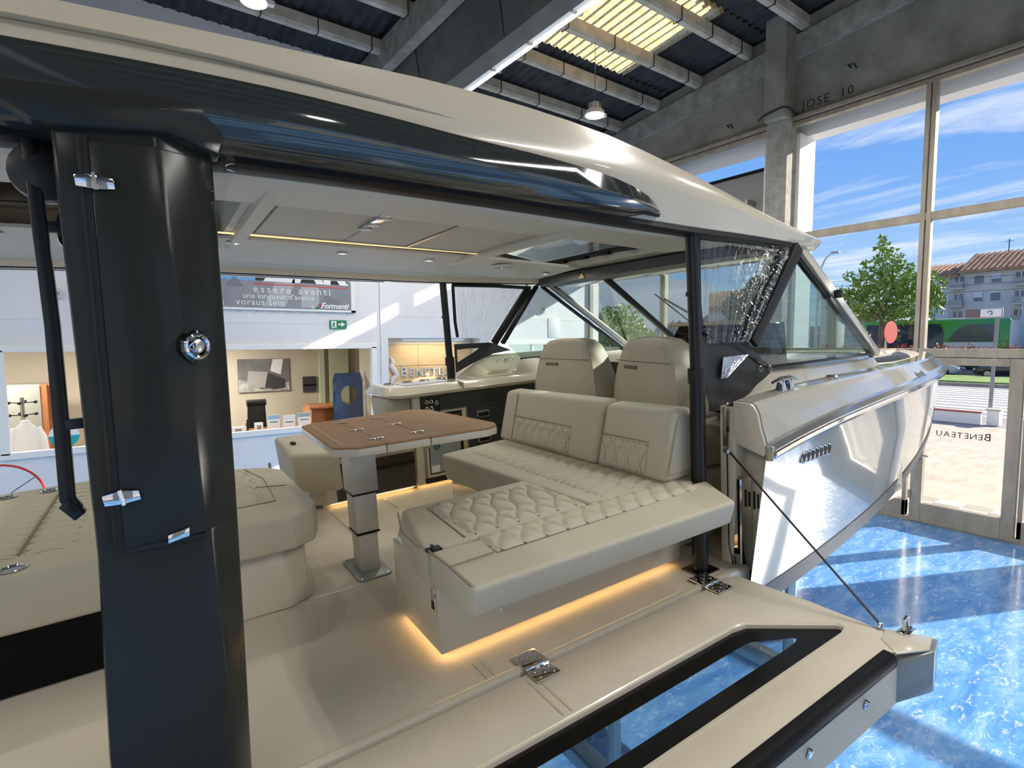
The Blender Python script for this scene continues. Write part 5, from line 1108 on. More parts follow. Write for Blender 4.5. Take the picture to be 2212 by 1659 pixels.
for k, (pl, mm_) in enumerate((([(1.46, 3.56), (1.72, 3.56), (1.6, 3.72)], m_tri), ([(2.0, 3.25), (2.35, 3.25), (2.5, 3.65), (2.2, 3.65)], m_tri2), ([(2.6, 3.25), (2.9, 3.25), (2.9, 3.6), (2.6, 3.6)], m_tri2), ([(3.0, 3.5), (3.3, 3.3), (3.0, 3.3)], m_tri))):
    part(bn_, 'printed_shape', MB().prism(pl, 1, YB - .0015, YB), mm_, smooth=0)
part(bn_, 'edge_rail', flat(.15, 3.54, 3.19, 3.225, YB - .004).join(flat(3.46, 3.54, 3.19, 4.6, YB - .004)), m_white, smooth=0)
for k in range(9): part(bn_, 'rivet', MB().lathe([(.012, 0), (.008, -.006)], (1.4 + .25 * k, YB - .005, 3.17), 8, 1), m_steel)
ex = thing('exit_sign', 'green emergency exit sign with running figure and arrow', 'sign', (3.22, WY, 2.9))
part(ex, 'plate', MB().box((3.075, WY - .02, 2.90), (3.375, WY, 3.05)), mat('sign_green', (28, 128, 86), .5), smooth=0)
part(ex, 'door_symbol', MB().box((3.10, WY - .023, 2.915), (3.19, WY - .019, 3.035)), m_tx, smooth=0)
mg = mat('sign_green_dark', (22, 104, 72), .5)
part(ex, 'running_figure', MB().tube([(3.15, WY - .025, 3.015), (3.152, WY - .025, 3.02)], .012, 8).join(MB().tube([(3.148, WY - .025, 3.0), (3.138, WY - .025, 2.965)], .010, 6)).join(MB().tube([(3.118, WY - .025, 2.985), (3.14, WY - .025, 2.995), (3.168, WY - .025, 2.98)], .005, 5)).join(MB().tube([(3.165, WY - .025, 2.925), (3.155, WY - .025, 2.95), (3.138, WY - .025, 2.965), (3.128, WY - .025, 2.942), (3.108, WY - .025, 2.935)], .006, 5)), mg)
part(ex, 'arrow', MB().prism([(3.22, 2.965), (3.28, 2.965), (3.28, 2.935), (3.345, 2.978), (3.28, 3.02), (3.28, 2.99), (3.22, 2.99)], 1, WY - .024, WY - .019), m_tx, smooth=0)
for nm, lb, x, z in (('alarm_sensor', 'small beige sensor box high on the wall left of the pillar', -.575, 3.27), ('alarm_sensor', 'small grey sensor box on the wall beyond the windshield strut', 7.88, 3.3)):
    s_ = thing(nm, lb, 'sensor', (x, WY, z)); part(s_, 'case', MB().box((x - .05, WY - .06, z), (x + .05, WY, z + .13)), mat('sensor_beige', (206, 198, 180), .5), bevel=.01); part(s_, 'lens', MB().box((x - .03, WY - .066, z + .04), (x + .03, WY - .058, z + .09)), m_wallgrey, bevel=.004)
solo('wall_access_panel', 'flush rectangular access panel on the sunlit wall', 'panel', MB().box((8.05, WY - .012, 2.75), (8.40, WY, 3.2)), m_wall, (8.2, WY, 2.75), bevel=.004)
# stickers on the office glass
m_teal = mat('sticker_teal', (30, 168, 172), .5)
def sticker(label, x, z, r, flip):
    s = thing('window_sticker', label, 'sticker', (x, WY + .015, z))
    def half(a0, a1): return [(x + r * cos(a), z + r * sin(a)) for a in [a0 + (a1 - a0) * k / 16 for k in range(17)]]
    part(s, 'teal_half', MB().prism(half(pi, 2 * pi) if not flip else half(0, pi), 1, WY + .012, WY + .016), m_teal, smooth=0)
    part(s, 'white_half', MB().prism(half(0, pi) if not flip else half(pi, 2 * pi), 1, WY + .012, WY + .016), m_tx, smooth=0)
    if flip: part(s, 'printed_mark', MB().box((x - .04, WY + .009, z - .01), (x + .04, WY + .013, z + .05)).box((x + .08, WY + .009, z - .12), (x + .2, WY + .013, z - .06)), mat('pale_print', (200, 214, 222), .5), smooth=0)
sticker('round teal and white sticker on the coat stand window', -.60, 1.40, .165, False)
sticker('round teal and white sticker on the upper left window', -.92, 5.24, .19, True)
# niche with lettered wood panels
m_oak = mat('pale_oak', (224, 190, 140), .5, col2=(210, 172, 122), nscale=4, stretch=(.6, 1, 9))
nw = thing('wall_niche', 'pale oak panelled niche wall with raised lettering', 'wall', (5.2, 10.0, 0), kind='structure')
part(nw, 'header', MB().box((4.16, 9.98, 2.62), (6.2, 10.1, 2.80)), mat('niche_cream', (238, 222, 190), .6), smooth=0)
for i in range(4):
    for j in range(5):
        x0 = 4.16 + (.0 if i == 0 else (.80 + (i - 1) * .62)); x1 = 4.96 + i * .62; z1 = 2.62 - j * .43
        part(nw, 'oak_panel', MB().box((x0 + .004, 9.985, z1 - .43 + .004), (min(x1, 6.2) - .004, 10.0, z1 - .004)), m_oak, bevel=.002, smooth=0)
part(nw, 'backing', MB().box((4.16, 10.0, 0), (6.2, 10.1, 2.62)), m_seam, smooth=0)
letters(nw, [('B', .27)] + [(c, .215) for c in 'ENETEAU'], (4.57, 9.965, 1.99), (1, 0, 0), (0, 0, 1), .035, .045, mat('pewter_letters', (206, 200, 190), .35, .5), bold=.006)
solo('seahorse_relief', 'pale curling relief at the left of the lettered niche', 'relief', MB().tube([(4.36, 9.96, 2.36), (4.40, 9.95, 2.28), (4.36, 9.95, 2.2), (4.42, 9.95, 2.12), (4.47, 9.95, 2.02), (4.40, 9.95, 1.95), (4.36, 9.95, 1.85)], [.02, .045, .05, .06, .05, .05, .03], 8), mat('pale_relief', (206, 204, 204), .4), (4.4, 9.96, 1.85))
# office furniture
pi_ = thing('framed_picture', 'large grey picture of a heeling boat on the office wall', 'picture', (2.68, 12.98, 1.6))
part(pi_, 'canvas', MB().box((2.15, 12.95, 1.59), (3.2, 12.99, 2.31)), mat('picture_sky', (132, 132, 130), .6, col2=(100, 100, 100), nscale=2), smooth=0)
part(pi_, 'printed_wave', MB().prism([(2.15, 1.59), (3.2, 1.59), (3.2, 1.80), (2.9, 1.66), (2.6, 1.63), (2.4, 1.80), (2.15, 1.88)], 1, 12.946, 12.95), mat('picture_foam', (206, 206, 200), .6, col2=(150, 150, 148), nscale=9), smooth=0)
part(pi_, 'printed_hull', MB().prism([(2.32, 1.80), (2.36, 2.05), (2.75, 2.02), (2.68, 1.68), (2.5, 1.68)], 1, 12.944, 12.947), mat('picture_hull', (176, 176, 172), .6), smooth=0)
part(pi_, 'printed_deck', MB().prism([(2.68, 1.68), (2.75, 2.0), (3.1, 1.85), (3.12, 1.66), (2.9, 1.62)], 1, 12.943, 12.946), mat('picture_dark', (64, 66, 68), .6), smooth=0)
part(pi_, 'printed_sail', MB().prism([(2.80, 2.04), (3.02, 1.95), (3.08, 2.3), (2.86, 2.3)], 1, 12.943, 12.946), m_tx, smooth=0)
p2 = thing('framed_picture', 'small dark framed picture right of the large one', 'picture', (3.65, 12.98, 1.5))
part(p2, 'frame', MB().box((3.50, 12.95, 1.52), (3.80, 12.99, 1.88)), mat('picture_slate', (74, 78, 84), .4), smooth=0); part(p2, 'printed_band', MB().box((3.50, 12.945, 1.66), (3.80, 12.951, 1.70)), m_black, smooth=0)
ch = thing('office_chair', 'black high-backed office chair behind the side wall glass', 'chair', (2.13, 11.3, 0))
part(ch, 'backrest', MB().hexa([(1.95, 11.0, .75), (2.30, 11.0, .75), (2.30, 11.06, .75), (1.95, 11.06, .75), (1.97, 11.04, 1.5), (2.28, 11.04, 1.5), (2.28, 11.09, 1.5), (1.97, 11.09, 1.5)]), m_black, bevel=.02, smooth=40)
part(ch, 'headrest', MB().tube([(1.96, 11.06, 1.54), (2.29, 11.06, 1.54)], .06, 10), m_black)
part(ch, 'seat', MB().box((1.93, 11.05, .46), (2.33, 11.5, .56)), m_black, bevel=.03, smooth=40)
part(ch, 'stem', MB().tube([(2.13, 11.28, .06), (2.13, 11.28, .47)], .03, 10), m_steel)
for k in range(5): part(ch, 'leg', MB().bar((2.13, 11.28, .09), (2.13 + .3 * cos(k * 1.257), 11.28 + .3 * sin(k * 1.257), .05), .04, .03), m_black, smooth=0)
m_desk = mat('cherry_wood', (188, 122, 76), .35, coat=.4, col2=(172, 108, 64), nscale=4, stretch=(1, 6, 1))
d1 = thing('reception_desk', 'long cherry counter right behind the office window', 'desk', (2.2, 10.2, 0))
part(d1, 'top', MB().box((1.36, 9.84, 1.13), (2.95, 10.35, 1.165)), m_desk, bevel=.006); part(d1, 'front', MB().box((1.4, 9.9, 0), (2.9, 9.93, 1.13)), m_desk, smooth=0)
for x in (1.4, 2.87): part(d1, 'side', MB().box((x, 9.93, 0), (x + .03, 10.3, 1.13)), m_desk, smooth=0)
d2 = thing('side_desk', 'small glossy cherry desk beside the blue door panel', 'desk', (3.5, 11.3, 0))
part(d2, 'top', MB().hexa([(3.05, 10.9, 1.36), (3.9, 10.7, 1.36), (4.0, 11.6, 1.36), (3.15, 11.6, 1.36), (3.05, 10.9, 1.40), (3.9, 10.7, 1.40), (4.0, 11.6, 1.40), (3.15, 11.6, 1.40)]), m_desk, bevel=.006)
part(d2, 'panel', MB().box((3.1, 10.95, 0), (3.14, 11.55, 1.36)).box((3.14, 11.0, 0), (3.8, 11.04, 1.36)), m_desk, smooth=0)
for i, (x0, x1, z1, c, lb) in enumerate(((2.08, 2.27, 1.42, (150, 182, 216), 'blue-headed brochure standing left of three on the counter'), (2.33, 2.53, 1.40, (226, 228, 232), 'pale brochure standing in the middle of the counter'), (2.58, 2.79, 1.42, (150, 166, 176), 'dark-headed brochure standing at the right of the counter'))):
    b = thing('brochure', lb, 'brochure', ((x0 + x1) / 2, 9.95, 1.165), group='brochures on the counter')
    part(b, 'sheet', MB().box((x0, 9.93, 1.165), (x1, 9.945, z1)), m_tx, smooth=0); part(b, 'printed_head', MB().box((x0, 9.925, z1 - .07), (x1, 9.931, z1 - .005)), mat('print_%d' % i, c, .5), smooth=0)
    part(b, 'printed_lines', MB().box((x0 + .03, 9.925, z1 - .13), (x1 - .03, 9.931, z1 - .11)), mat('print_lines_%d' % i, (120, 130, 150), .5), smooth=0)
for x, w, h, lb in ((1.94, .13, .14, 'small white card stand on the counter'), (1.62, .2, .1, 'low white card box at the left of the counter')):
    c = thing('card_box', lb, 'box', (x, 10, 1.165)); part(c, 'box', MB().box((x - w / 2, 9.94, 1.165), (x + w / 2, 10.0, 1.165 + h)), m_tx, bevel=.004); part(c, 'print', MB().box((x - w / 4, 9.936, 1.19), (x + w / 4, 9.941, 1.165 + h * .7)), m_wallgrey, smooth=0)
solo('bronze_figurine', 'small dark figurine on the counter beside the chair', 'figurine', MB().lathe([(.03, 1.165), (.03, 1.18), (.012, 1.2), (.025, 1.26), (.02, 1.31), (.01, 1.325), (.018, 1.345), (.004, 1.365)], (1.78, 10.05, 0), 10), m_blackmetal, (1.78, 10.05, 1.165))
bd_ = thing('blue_glass_door', 'blue glass door panel with round hole in the office', 'door panel', (3.75, 10.6, 0))
pn = [(3.43, .05), (4.02, .05), (4.02, 2.06), (3.43, 2.06)]
hole = [(3.74 + .16 * cos(a), 1.62 + .19 * sin(a)) for a in [k * pi / 12 for k in range(24)]]
ring_o = []
for k in range(24):
    a = k * pi / 12; c, s = cos(a), sin(a); tt = min((.295 / abs(c)) if abs(c) > 1e-6 else 9, ((.44 if s > 0 else 1.57) / abs(s)) if abs(s) > 1e-6 else 9)
    ring_o.append((3.725 + c * tt, 1.62 + s * tt))
bd2 = MB().add([(x, 10.6, z) for x, z in ring_o] + [(x, 10.6, z) for x, z in hole], [(i, (i + 1) % 24, 24 + (i + 1) % 24, 24 + i) for i in range(24)])
bd2.add([(x, 10.62, z) for x, z in ring_o] + [(x, 10.62, z) for x, z in hole], [(i, (i + 1) % 24, 24 + (i + 1) % 24, 24 + i) for i in range(24)])
part(bd_, 'panel', bd2, mat('navy_gloss', (26, 62, 108), .08, coat=1, col2=(38, 86, 136), nscale=1.5), smooth=0)
part(bd_, 'white_edge', MB().box((4.03, 10.59, .05), (4.06, 10.62, 1.82)).box((4.03, 10.59, 1.88), (4.06, 10.62, 2.08)), m_tx, smooth=0)
part(bd_, 'blue_pen', MB().box((3.6, 10.55, 1.09), (3.85, 10.58, 1.13)), mat('vivid_blue', (30, 50, 200), .4), bevel=.005)
solo('window_blind', 'pale green vertical blind at the right of the office', 'blind', MB().box((4.1, 12.9, .9), (4.56, 12.95, 2.7)).box((3.86, 12.88, .5), (3.98, 12.96, 2.8)), mat('pale_green_blind', (222, 230, 196), .6), (4.3, 12.95, .9), smooth=0)
cb_ = thing('filing_cabinet', 'tall grey filing cabinet with wooden side behind the coat stand', 'cabinet', (-1.2, 11.9, 0))
part(cb_, 'body', MB().box((-1.95, 11.5, 0), (-.98, 12.3, 2.0)), mat('cabinet_grey', (150, 150, 140), .5), bevel=.008); part(cb_, 'wood_side', MB().box((-.98, 11.52, 0), (-.90, 12.3, 2.0)), m_desk, smooth=0); part(cb_, 'wood_side', MB().box((-.90, 11.7, 0), (-.82, 12.3, 2.0)), m_desk, smooth=0)
cs = thing('coat_stand', 'steel coat stand with black knobs behind office glass', 'coat stand', (-1.11, 10.6, 0))
part(cs, 'pole', MB().tube([(-1.11, 10.6, .03), (-1.11, 10.6, 1.88)], .025, 10), m_steel); part(cs, 'foot', MB().lathe([(.2, 0), (.2, .02), (.03, .04)], (-1.11, 10.6, 0), 18), m_blackmetal)
for z in (1.80, 1.62):
    for k in range(4):
        a = k * pi / 2 + (.3 if z < 1.7 else -.1)
        ar_ = part(cs, 'arm', MB().tube([(-1.11, 10.6, z), (-1.11 + .14 * cos(a), 10.6 + .14 * sin(a), z + .01)], .008, 6), m_blackmetal)
        part(ar_, 'knob', MB().lathe([(.004, -.025), (.022, -.015), (.026, 0), (.022, .015), (.004, .025)], (-1.11 + .15 * cos(a), 10.6 + .15 * sin(a), z + .01), 10), m_black)
sh_ = thing('white_shirt', 'white shirt hanging from the coat stand', 'shirt', (-1.08, 10.45, .95))
part(sh_, 'body', MB().loft([[(-1.27 + .39 * k / 8, 10.47 - .05 * sin(pi * k / 8) + .012 * sin(9 * k), .95) for k in range(9)] + [(-.90, 10.52, .95), (-1.25, 10.52, .95)], [(-1.22 + .29 * k / 8, 10.47 - .05 * sin(pi * k / 8) + .006 * sin(7 * k), 1.30) for k in range(9)] + [(-.95, 10.52, 1.30), (-1.2, 10.52, 1.30)], [(-1.20 + .25 * k / 8, 10.47 - .04 * sin(pi * k / 8), 1.45) for k in range(9)] + [(-.96, 10.52, 1.45), (-1.19, 10.52, 1.45)], [(-1.13 + .11 * k / 8, 10.48 - .02 * sin(pi * k / 8), 1.53) for k in range(9)] + [(-1.03, 10.52, 1.53), (-1.12, 10.52, 1.53)]]), m_tx, smooth=60)
for sx_, e in ((-1.20, -1), (-.95, 1)): part(sh_, 'sleeve', MB().tube([(sx_ - .01 * e, 10.49, 1.44), (sx_ + .05 * e, 10.48, 1.30), (sx_ + .08 * e, 10.47, .97)], [.05, .052, .045], 10), m_tx)
part(sh_, 'collar', MB().tube([(-1.12, 10.49, 1.535), (-1.075, 10.46, 1.545), (-1.03, 10.49, 1.535)], .018, 8), m_tx)
# red hoop with spokes near the wall
hp = thing('red_hoop', 'thin red ring with dark spokes standing by the wall', 'hoop', (-1.22, 9.0, .0))
RR = .44; hc = (-1.22, 9.0, .74)
part(hp, 'ring', MB().tube([(hc[0] + RR * cos(k * pi / 20), hc[1], hc[2] + RR * sin(k * pi / 20)) for k in range(41)], .014, 7, False), mat('red_enamel', (188, 52, 40), .35))
for k in range(6): part(hp, 'spoke', MB().tube([hc, (hc[0] + RR * cos(k * pi / 3 + .62), hc[1], hc[2] + RR * sin(k * pi / 3 + .62))], .006, 5), m_blackmetal)
part(hp, 'hub', MB().lathe([(.06, -.05), (.06, .05)], hc, 12, 1), m_tx); part(hp, 'stand', MB().bar((hc[0], 9.04, .0), (hc[0], 9.04, .74), .05, .05, (0, 1, 0)), m_steel, smooth=0)
# unseen ceiling lamps added to light the back room
ol = thing('added_office_lamp', 'unseen square fill lamp added on the office ceiling', 'lamp', (1.5, 11.4, 2.85))
part(ol, 'case', MB().box((1.2, 11.1, 2.80), (1.8, 11.7, 2.85)), m_white, bevel=.005); part(ol, 'diffuser', MB().box((1.23, 11.13, 2.795), (1.77, 11.67, 2.80)), m_lampface, smooth=0)
for nm, loc, e in (('lamp_light', (0, 0, -.08), 90),):
    q = bpy.data.lights.new(nm, 'AREA'); q.size = .55; q.energy = e; q.color = (1, .94, .84); qo = bpy.data.objects.new(nm, q); COL.objects.link(qo); qo.parent = ol; qo.location = loc
ol2 = thing('added_office_lamp', 'unseen square fill lamp added on the office ceiling above the coat stand', 'lamp', (-1.5, 11.0, 2.85))
part(ol2, 'case', MB().box((-1.8, 10.7, 2.80), (-1.2, 11.3, 2.85)), m_white, bevel=.005); part(ol2, 'diffuser', MB().box((-1.77, 10.73, 2.795), (-1.23, 11.27, 2.80)), m_lampface, smooth=0)
q = bpy.data.lights.new('lamp_light', 'AREA'); q.size = .55; q.energy = 70; q.color = (1, .94, .84); qo = bpy.data.objects.new('lamp_light', q); COL.objects.link(qo); qo.parent = ol2; qo.location = (0, 0, -.08)
# niche strip lamp
ol3 = thing('niche_lamp', 'slim lamp in the niche above the raised letters', 'lamp', (5.2, 9.75, 2.74))
part(ol3, 'case', MB().box((4.5, 9.70, 2.70), (5.9, 9.78, 2.74)), m_white, smooth=0); part(ol3, 'diffuser', MB().box((4.52, 9.71, 2.695), (5.88, 9.77, 2.70)), m_lampface, smooth=0)
q = bpy.data.lights.new('lamp_light', 'AREA'); q.shape = 'RECTANGLE'; q.size = 1.3; q.size_y = .06; q.energy = 7; q.color = (1, .9, .74); qo = bpy.data.objects.new('lamp_light', q); COL.objects.link(qo); qo.parent = ol3; qo.location = (0, 0, -.06)
# =================================================================== OUTSIDE
random.seed(11)
m_pave = mat('sunny_concrete', (196, 184, 164), .9, col2=(172, 158, 138), nscale=1.6, stretch=(1, 2.5, 1), bump=.2, bscale=12)
m_road = mat('asphalt', (150, 146, 140), .9, col2=(134, 130, 126), nscale=2)
pv = struct('ground_forecourt', 'sunny concrete forecourt outside the glass', 'ground', MB().box((FX + .06, -40, -.2), (21.5, 60, -.02)).box((-25, -40, -.2), (FX + .06, -5.8, -.02)), m_pave, smooth=0); BASES[pv] = Vector((0, 0, 0))
tA = mesh(MB().box((-.17, -.17, 0), (.17, .17, .02)), 'paving_tile', bevel=.004, smooth=0); tA.materials.append(mat('tile_pale', (206, 194, 172), .8))
tB = mesh(MB().box((-.17, -.17, 0), (.17, .17, .016)), 'paving_tile', bevel=.004, smooth=0); tB.materials.append(mat('tile_grey', (160, 150, 134), .8))
for i in range(4):
    for j in range(-6, 18): piece(pv, 'paving_tile', tA if (i + j) % 2 else tB, (9.66 + .175 + .35 * i, .35 * j, -.02))
rd = struct('ground_road', 'grey asphalt street with a crossing', 'ground', MB().box((21.5, -60, -.2), (120, 120, -.03)), m_road, smooth=0); BASES[rd] = Vector((0, 0, 0))
zb = mesh(MB().box((-.3, -4.5, 0), (.3, 4.5, .012)), 'crossing_stripe', smooth=0); zb.materials.append(mat('road_white', (228, 226, 222), .7))
for k in range(11): piece(rd, 'crossing_stripe', zb, (24.6 + 1.25 * k, 8.2 + .25 * k, -.03))
lw = thing('low_wall', 'low white boundary wall with a red line along its top', 'wall', (22, 7.5, 0))
part(lw, 'wall', MB().box((21.9, 5.0, -.02), (22.1, 14, .34)), m_white, smooth=0); part(lw, 'red_coping', MB().box((21.88, 5.0, .34), (22.12, 14, .38)), mat('red_coping', (150, 60, 52), .6), smooth=0)
ub = thing('utility_cabinet', 'white utility cabinet at the end of the low wall', 'cabinet', (22.1, 4.7, 0)); part(ub, 'case', MB().box((21.9, 4.55, -.02), (22.3, 4.85, .46)), m_white, bevel=.02); part(ub, 'lid', MB().box((21.87, 4.52, .46), (22.33, 4.88, .5)), m_purlin, smooth=0)
# billboard
bb = thing('street_billboard', 'small framed billboard on a slim pole beyond the door', 'sign', (25, 5.47, 0))
part(bb, 'pole', MB().tube([(25.07, 5.47, -.02), (25.07, 5.42, 3.6)], .06, 8), m_wallgrey)
part(bb, 'frame', MB().box((25.02, 5.28, 3.42), (25.12, 6.32, 3.76)), m_wallgrey, bevel=.02)
part(bb, 'poster', MB().box((25.0, 5.31, 3.45), (25.02, 5.88, 3.73)), m_tx, smooth=0); part(bb, 'poster', MB().box((25.0, 5.9, 3.45), (25.02, 6.29, 3.73)), mat('poster_dark', (120, 100, 96), .5), smooth=0)
part(bb, 'printed_swirl', MB().tube([(24.99, 5.62 + .06 * cos(a), 3.59 + .07 * sin(a)) for a in [k * .5 for k in range(10)]], .02, 5), m_wallgrey)
ns_ = thing('round_traffic_sign', 'round red traffic sign turned sideways in front of the bus', 'traffic sign', (23.6, 8.2, 0))
part(ns_, 'disc', MB().lathe([(.42, -.012), (.42, .012)], (0, 0, 0), 24, 0).xf(Matrix.Translation((23.6, 8.15, 2.95)) @ Matrix.Rotation(radians(80), 4, 'Z')), mat('sign_red', (188, 70, 56), .5))
part(ns_, 'pole', MB().tube([(23.65, 8.32, -.02), (23.65, 8.32, 3.2)], .035, 8), m_steel)
# vegetation
def leaf_mat(n, c, c2):
    m = mat(n, c, .6, col2=c2, nscale=1.3, nlo=.3, nhi=.7); return m
m_leaf = leaf_mat('tree_leaves', (158, 178, 78), (104, 132, 56)); m_leaf2 = leaf_mat('dark_leaves', (44, 70, 38), (30, 52, 30)); m_bark = mat('bark', (150, 130, 106), .9, col2=(120, 102, 84), nscale=4)
def leaves(centres, n, size):
    mb = MB(); tot = sum(c[3] ** 2 for c in centres)
    for (cx, cy, cz, r) in centres:
        for _ in range(int(n * r * r / tot)):
            while 1:
                d = Vector((random.uniform(-1, 1), random.uniform(-1, 1), random.uniform(-1, 1)))
                if .25 < d.length < 1: break
            p = Vector((cx, cy, cz)) + d * r
            a = Vector((random.gauss(0, 1), random.gauss(0, 1), random.gauss(0, .6))).normalized(); b = a.orthogonal().normalized(); b.rotate(Matrix.Rotation(random.uniform(0, 6.28), 3, a))
            s = size * random.uniform(.6, 1.3); w = a.cross(b)
            mb.v += [tuple(p - b * s), tuple(p + w * s * .42), tuple(p + b * s), tuple(p - w * s * .42)]; k = len(mb.v); mb.f.append((k - 4, k - 3, k - 2, k - 1))
    return mb
def tree(name, label, x, y, blobs, trunk_r, trunk_top, n, size, ml, seed=1):
    random.seed(seed)
    t = thing(name, label, 'tree', (x, y, 0))
    part(t, 'trunk', MB().tube([(x, y, -.02), (x + .05, y, trunk_top * .5), (x, y, trunk_top)], [trunk_r, trunk_r * .8, trunk_r * .6], 8), m_bark)
    for (bx_, by_, bz_, r) in blobs[:6]: part(t, 'branch', MB().tube([(x, y, trunk_top * .8), ((x + bx_) / 2, (y + by_) / 2, (trunk_top + bz_) / 2 + .2), (bx_, by_, bz_)], [trunk_r * .5, trunk_r * .3, trunk_r * .12], 6), m_bark)
    part(t, 'leaves', leaves(blobs, n, size), ml, kind='stuff', smooth=0, fixn=False)
    return t
TX, TY = 54, 19.4
tree('street_tree', 'green street tree standing in front of the bus', TX, TY, [(TX, TY, 6.2, 2.2), (TX, TY + 2.2, 5.6, 1.7), (TX + .3, TY - 2.3, 5.8, 2.1), (TX, TY + 1.0, 7.6, 1.5), (TX, TY - 1.2, 7.8, 1.6), (TX, TY - .3, 9.2, 1.3), (TX, TY + 3.2, 6.6, 1.0), (TX, TY + .1, 10.6, .7), (TX, TY - 3.4, 7.2, 1.2), (TX, TY - .9, 3.2, .6), (TX, TY + 1.3, 2.9, .5), (TX, TY + 4.1, 6.1, .6), (TX, TY + .1, 11.4, .35), (TX, TY + 2.7, 8.4, .5), (TX, TY - 3.9, 5.9, .7), (TX, TY + 1.5, 9.3, .4)], .24, 5.6, 3600, .24, m_leaf, 5)
tree('garden_tree', 'leafy tree seen through the port windshield', 24, 22.2, [(24, 22.2, 3.4, 1.5), (24, 23.6, 2.6, 1.3), (24, 20.8, 2.4, 1.2), (24.3, 24.6, 3.6, 1.0), (24, 22.6, 1.5, 1.3)], .12, 3, 4500, .14, m_leaf, 6)
tree('dark_tree', 'dark shady tree behind the side glass of the wheelhouse', 40, 22.5, [(40, 22.5, 4.4, 1.8), (40, 21, 5, 1.4), (40, 24, 5.2, 1.5), (40, 22.6, 6.4, 1.2)], .2, 4, 4000, .2, m_leaf2, 8)
random.seed(4)
hd_ = thing('flowering_hedge', 'long hedge with red flowers in front of the bus', 'hedge', (52.5, 15, 0))
part(hd_, 'foliage', leaves([(52.5, 9.8 + .72 * k, 1.1 + .12 * sin(k * 2.1), .95) for k in range(24)], 5200, .16), leaf_mat('hedge_leaves', (120, 118, 52), (84, 94, 40)), kind='stuff', smooth=0, fixn=False)
part(hd_, 'flowers', leaves([(52.2, 9.8 + .72 * k, 1.55 + .12 * sin(k * 2.1), .75) for k in range(24)], 3000, .12), mat('red_flowers', (196, 84, 70), .6, col2=(214, 130, 96), nscale=1.2), kind='stuff', smooth=0, fixn=False)
part(hd_, 'kerb', MB().box((51.9, 9, -.03), (53.6, 27, .35)), m_pave, smooth=0)
gr_ = thing('grass_island', 'strip of lawn beyond the crossing', 'lawn', (45, 11, 0)); part(gr_, 'turf', MB().loft([[(x, y, .0) for x, y in ((40, 5), (40, 16), (47.5, 17), (47.5, 6))], [(x, y, .22) for x, y in ((40.4, 5.4), (40.4, 15.6), (47.1, 16.6), (47.1, 6.4))]]), mat('lawn_green', (124, 152, 62), .9, col2=(96, 128, 48), nscale=2.5, bump=.6, bscale=30), smooth=0); part(gr_, 'kerb', MB().box((39.8, 4.8, -.03), (40.0, 16.2, .15)), m_pave, smooth=0)
# bus
bs_ = thing('green_bus', 'long green and dark bus passing behind the hedge', 'bus', (58, 17, 0))
m_bg = mat('bus_green', (50, 150, 62), .3, coat=.6); m_bd = mat('bus_navy', (30, 52, 74), .12, coat=1); m_bw = mat('bus_white', (226, 222, 210), .4)
BX0, BX1, BY0, BY1 = 57.5, 60, 11.6, 22.2
part(bs_, 'body', MB().box((BX0, BY0, .5), (BX1, BY1, 4.35)), m_bg, bevel=.15, seg=3)
part(bs_, 'lower_panel', MB().box((BX0 - .02, BY0 + .9, .5), (BX0 + .05, BY0 + 4.3, 2.45)), m_bw, bevel=.03)
part(bs_, 'window_band', MB().prism([(BY0 + 4.6, 1.2), (BY1 - .35, 1.2), (BY1 - .35, 4.05), (BY0 + 4.55, 4.05), (BY0 + 4.3, 3.2), (BY0 + 4.35, 2.4)], 0, BX0 - .03, BX0 + .03), m_bd, smooth=0)
part(bs_, 'window_band', MB().prism([(BY0 + .85, 2.5), (BY0 + 4.0, 2.5), (BY0 + 3.6, 3.3), (BY0 + 2.9, 3.9), (BY0 + .85, 3.95)], 0, BX0 - .03, BX0 + .03), m_bd, smooth=0)
part(bs_, 'rear_end', MB().box((BX0 + .05, BY0 - .12, .6), (BX1 - .05, BY0 + .1, 4.2)), m_bw, bevel=.08)
part(bs_, 'roof_pod', MB().box((BX0 + .4, BY0 + 1, 4.35), (BX1 - .4, BY1 - 1, 4.5)), m_bw, bevel=.05)
for y in (BY0 + 2.2, BY1 - 2.4):
    w = part(bs_, 'wheel', MB().lathe([(.3, -.15), (.5, -.15), (.5, .15), (.3, .15)], (BX0 + .15, y, .48), 20, 0), m_black); part(w, 'rim', MB().lathe([(.3, -.17), (.1, -.12)], (BX0 + .15, y, .48), 14, 0), m_steel)
# apartment block
m_block = mat('block_render', (214, 210, 204), .85, col2=(200, 196, 192), nscale=.6); m_tile = mat('clay_tiles', (196, 152, 114), .85, col2=(164, 118, 86), nscale=2, bump=.5, bscale=6); m_pale = mat('pale_render', (214, 206, 192), .8); m_bwin = mat('dark_window', (78, 92, 112), .12, coat=1); m_shut = mat('white_shutter', (208, 214, 224), .5)
ab = thing('apartment_block', 'grey apartment block with tiled roof and balconies', 'building', (85, 15, 0))
part(ab, 'wall', MB().box((85, -12, 0), (97, 27.2, 10.9)), m_block, smooth=0)
def tiled(nm, x0, x1, y0, y1, z0, z1, par):
    p = part(par, nm, MB().hexa([(x0, y0, z0 - .2), (x1, y0, z1 - .2), (x1, y1, z1 - .2), (x0, y1, z0 - .2), (x0, y0, z0), (x1, y0, z1), (x1, y1, z1), (x0, y1, z0)]), m_tile, smooth=0)
    mb = MB(); n_ = int((y1 - y0) / .55)
    for k in range(n_):
        y = y0 + .27 + k * (y1 - y0) / n_; mb.bar((x0 - .05, y, z0 + .03), (x1, y, z1 + .03), .26, .16)
    part(p, 'tile_rows', mb, m_tile, kind='stuff', smooth=0)
    return p
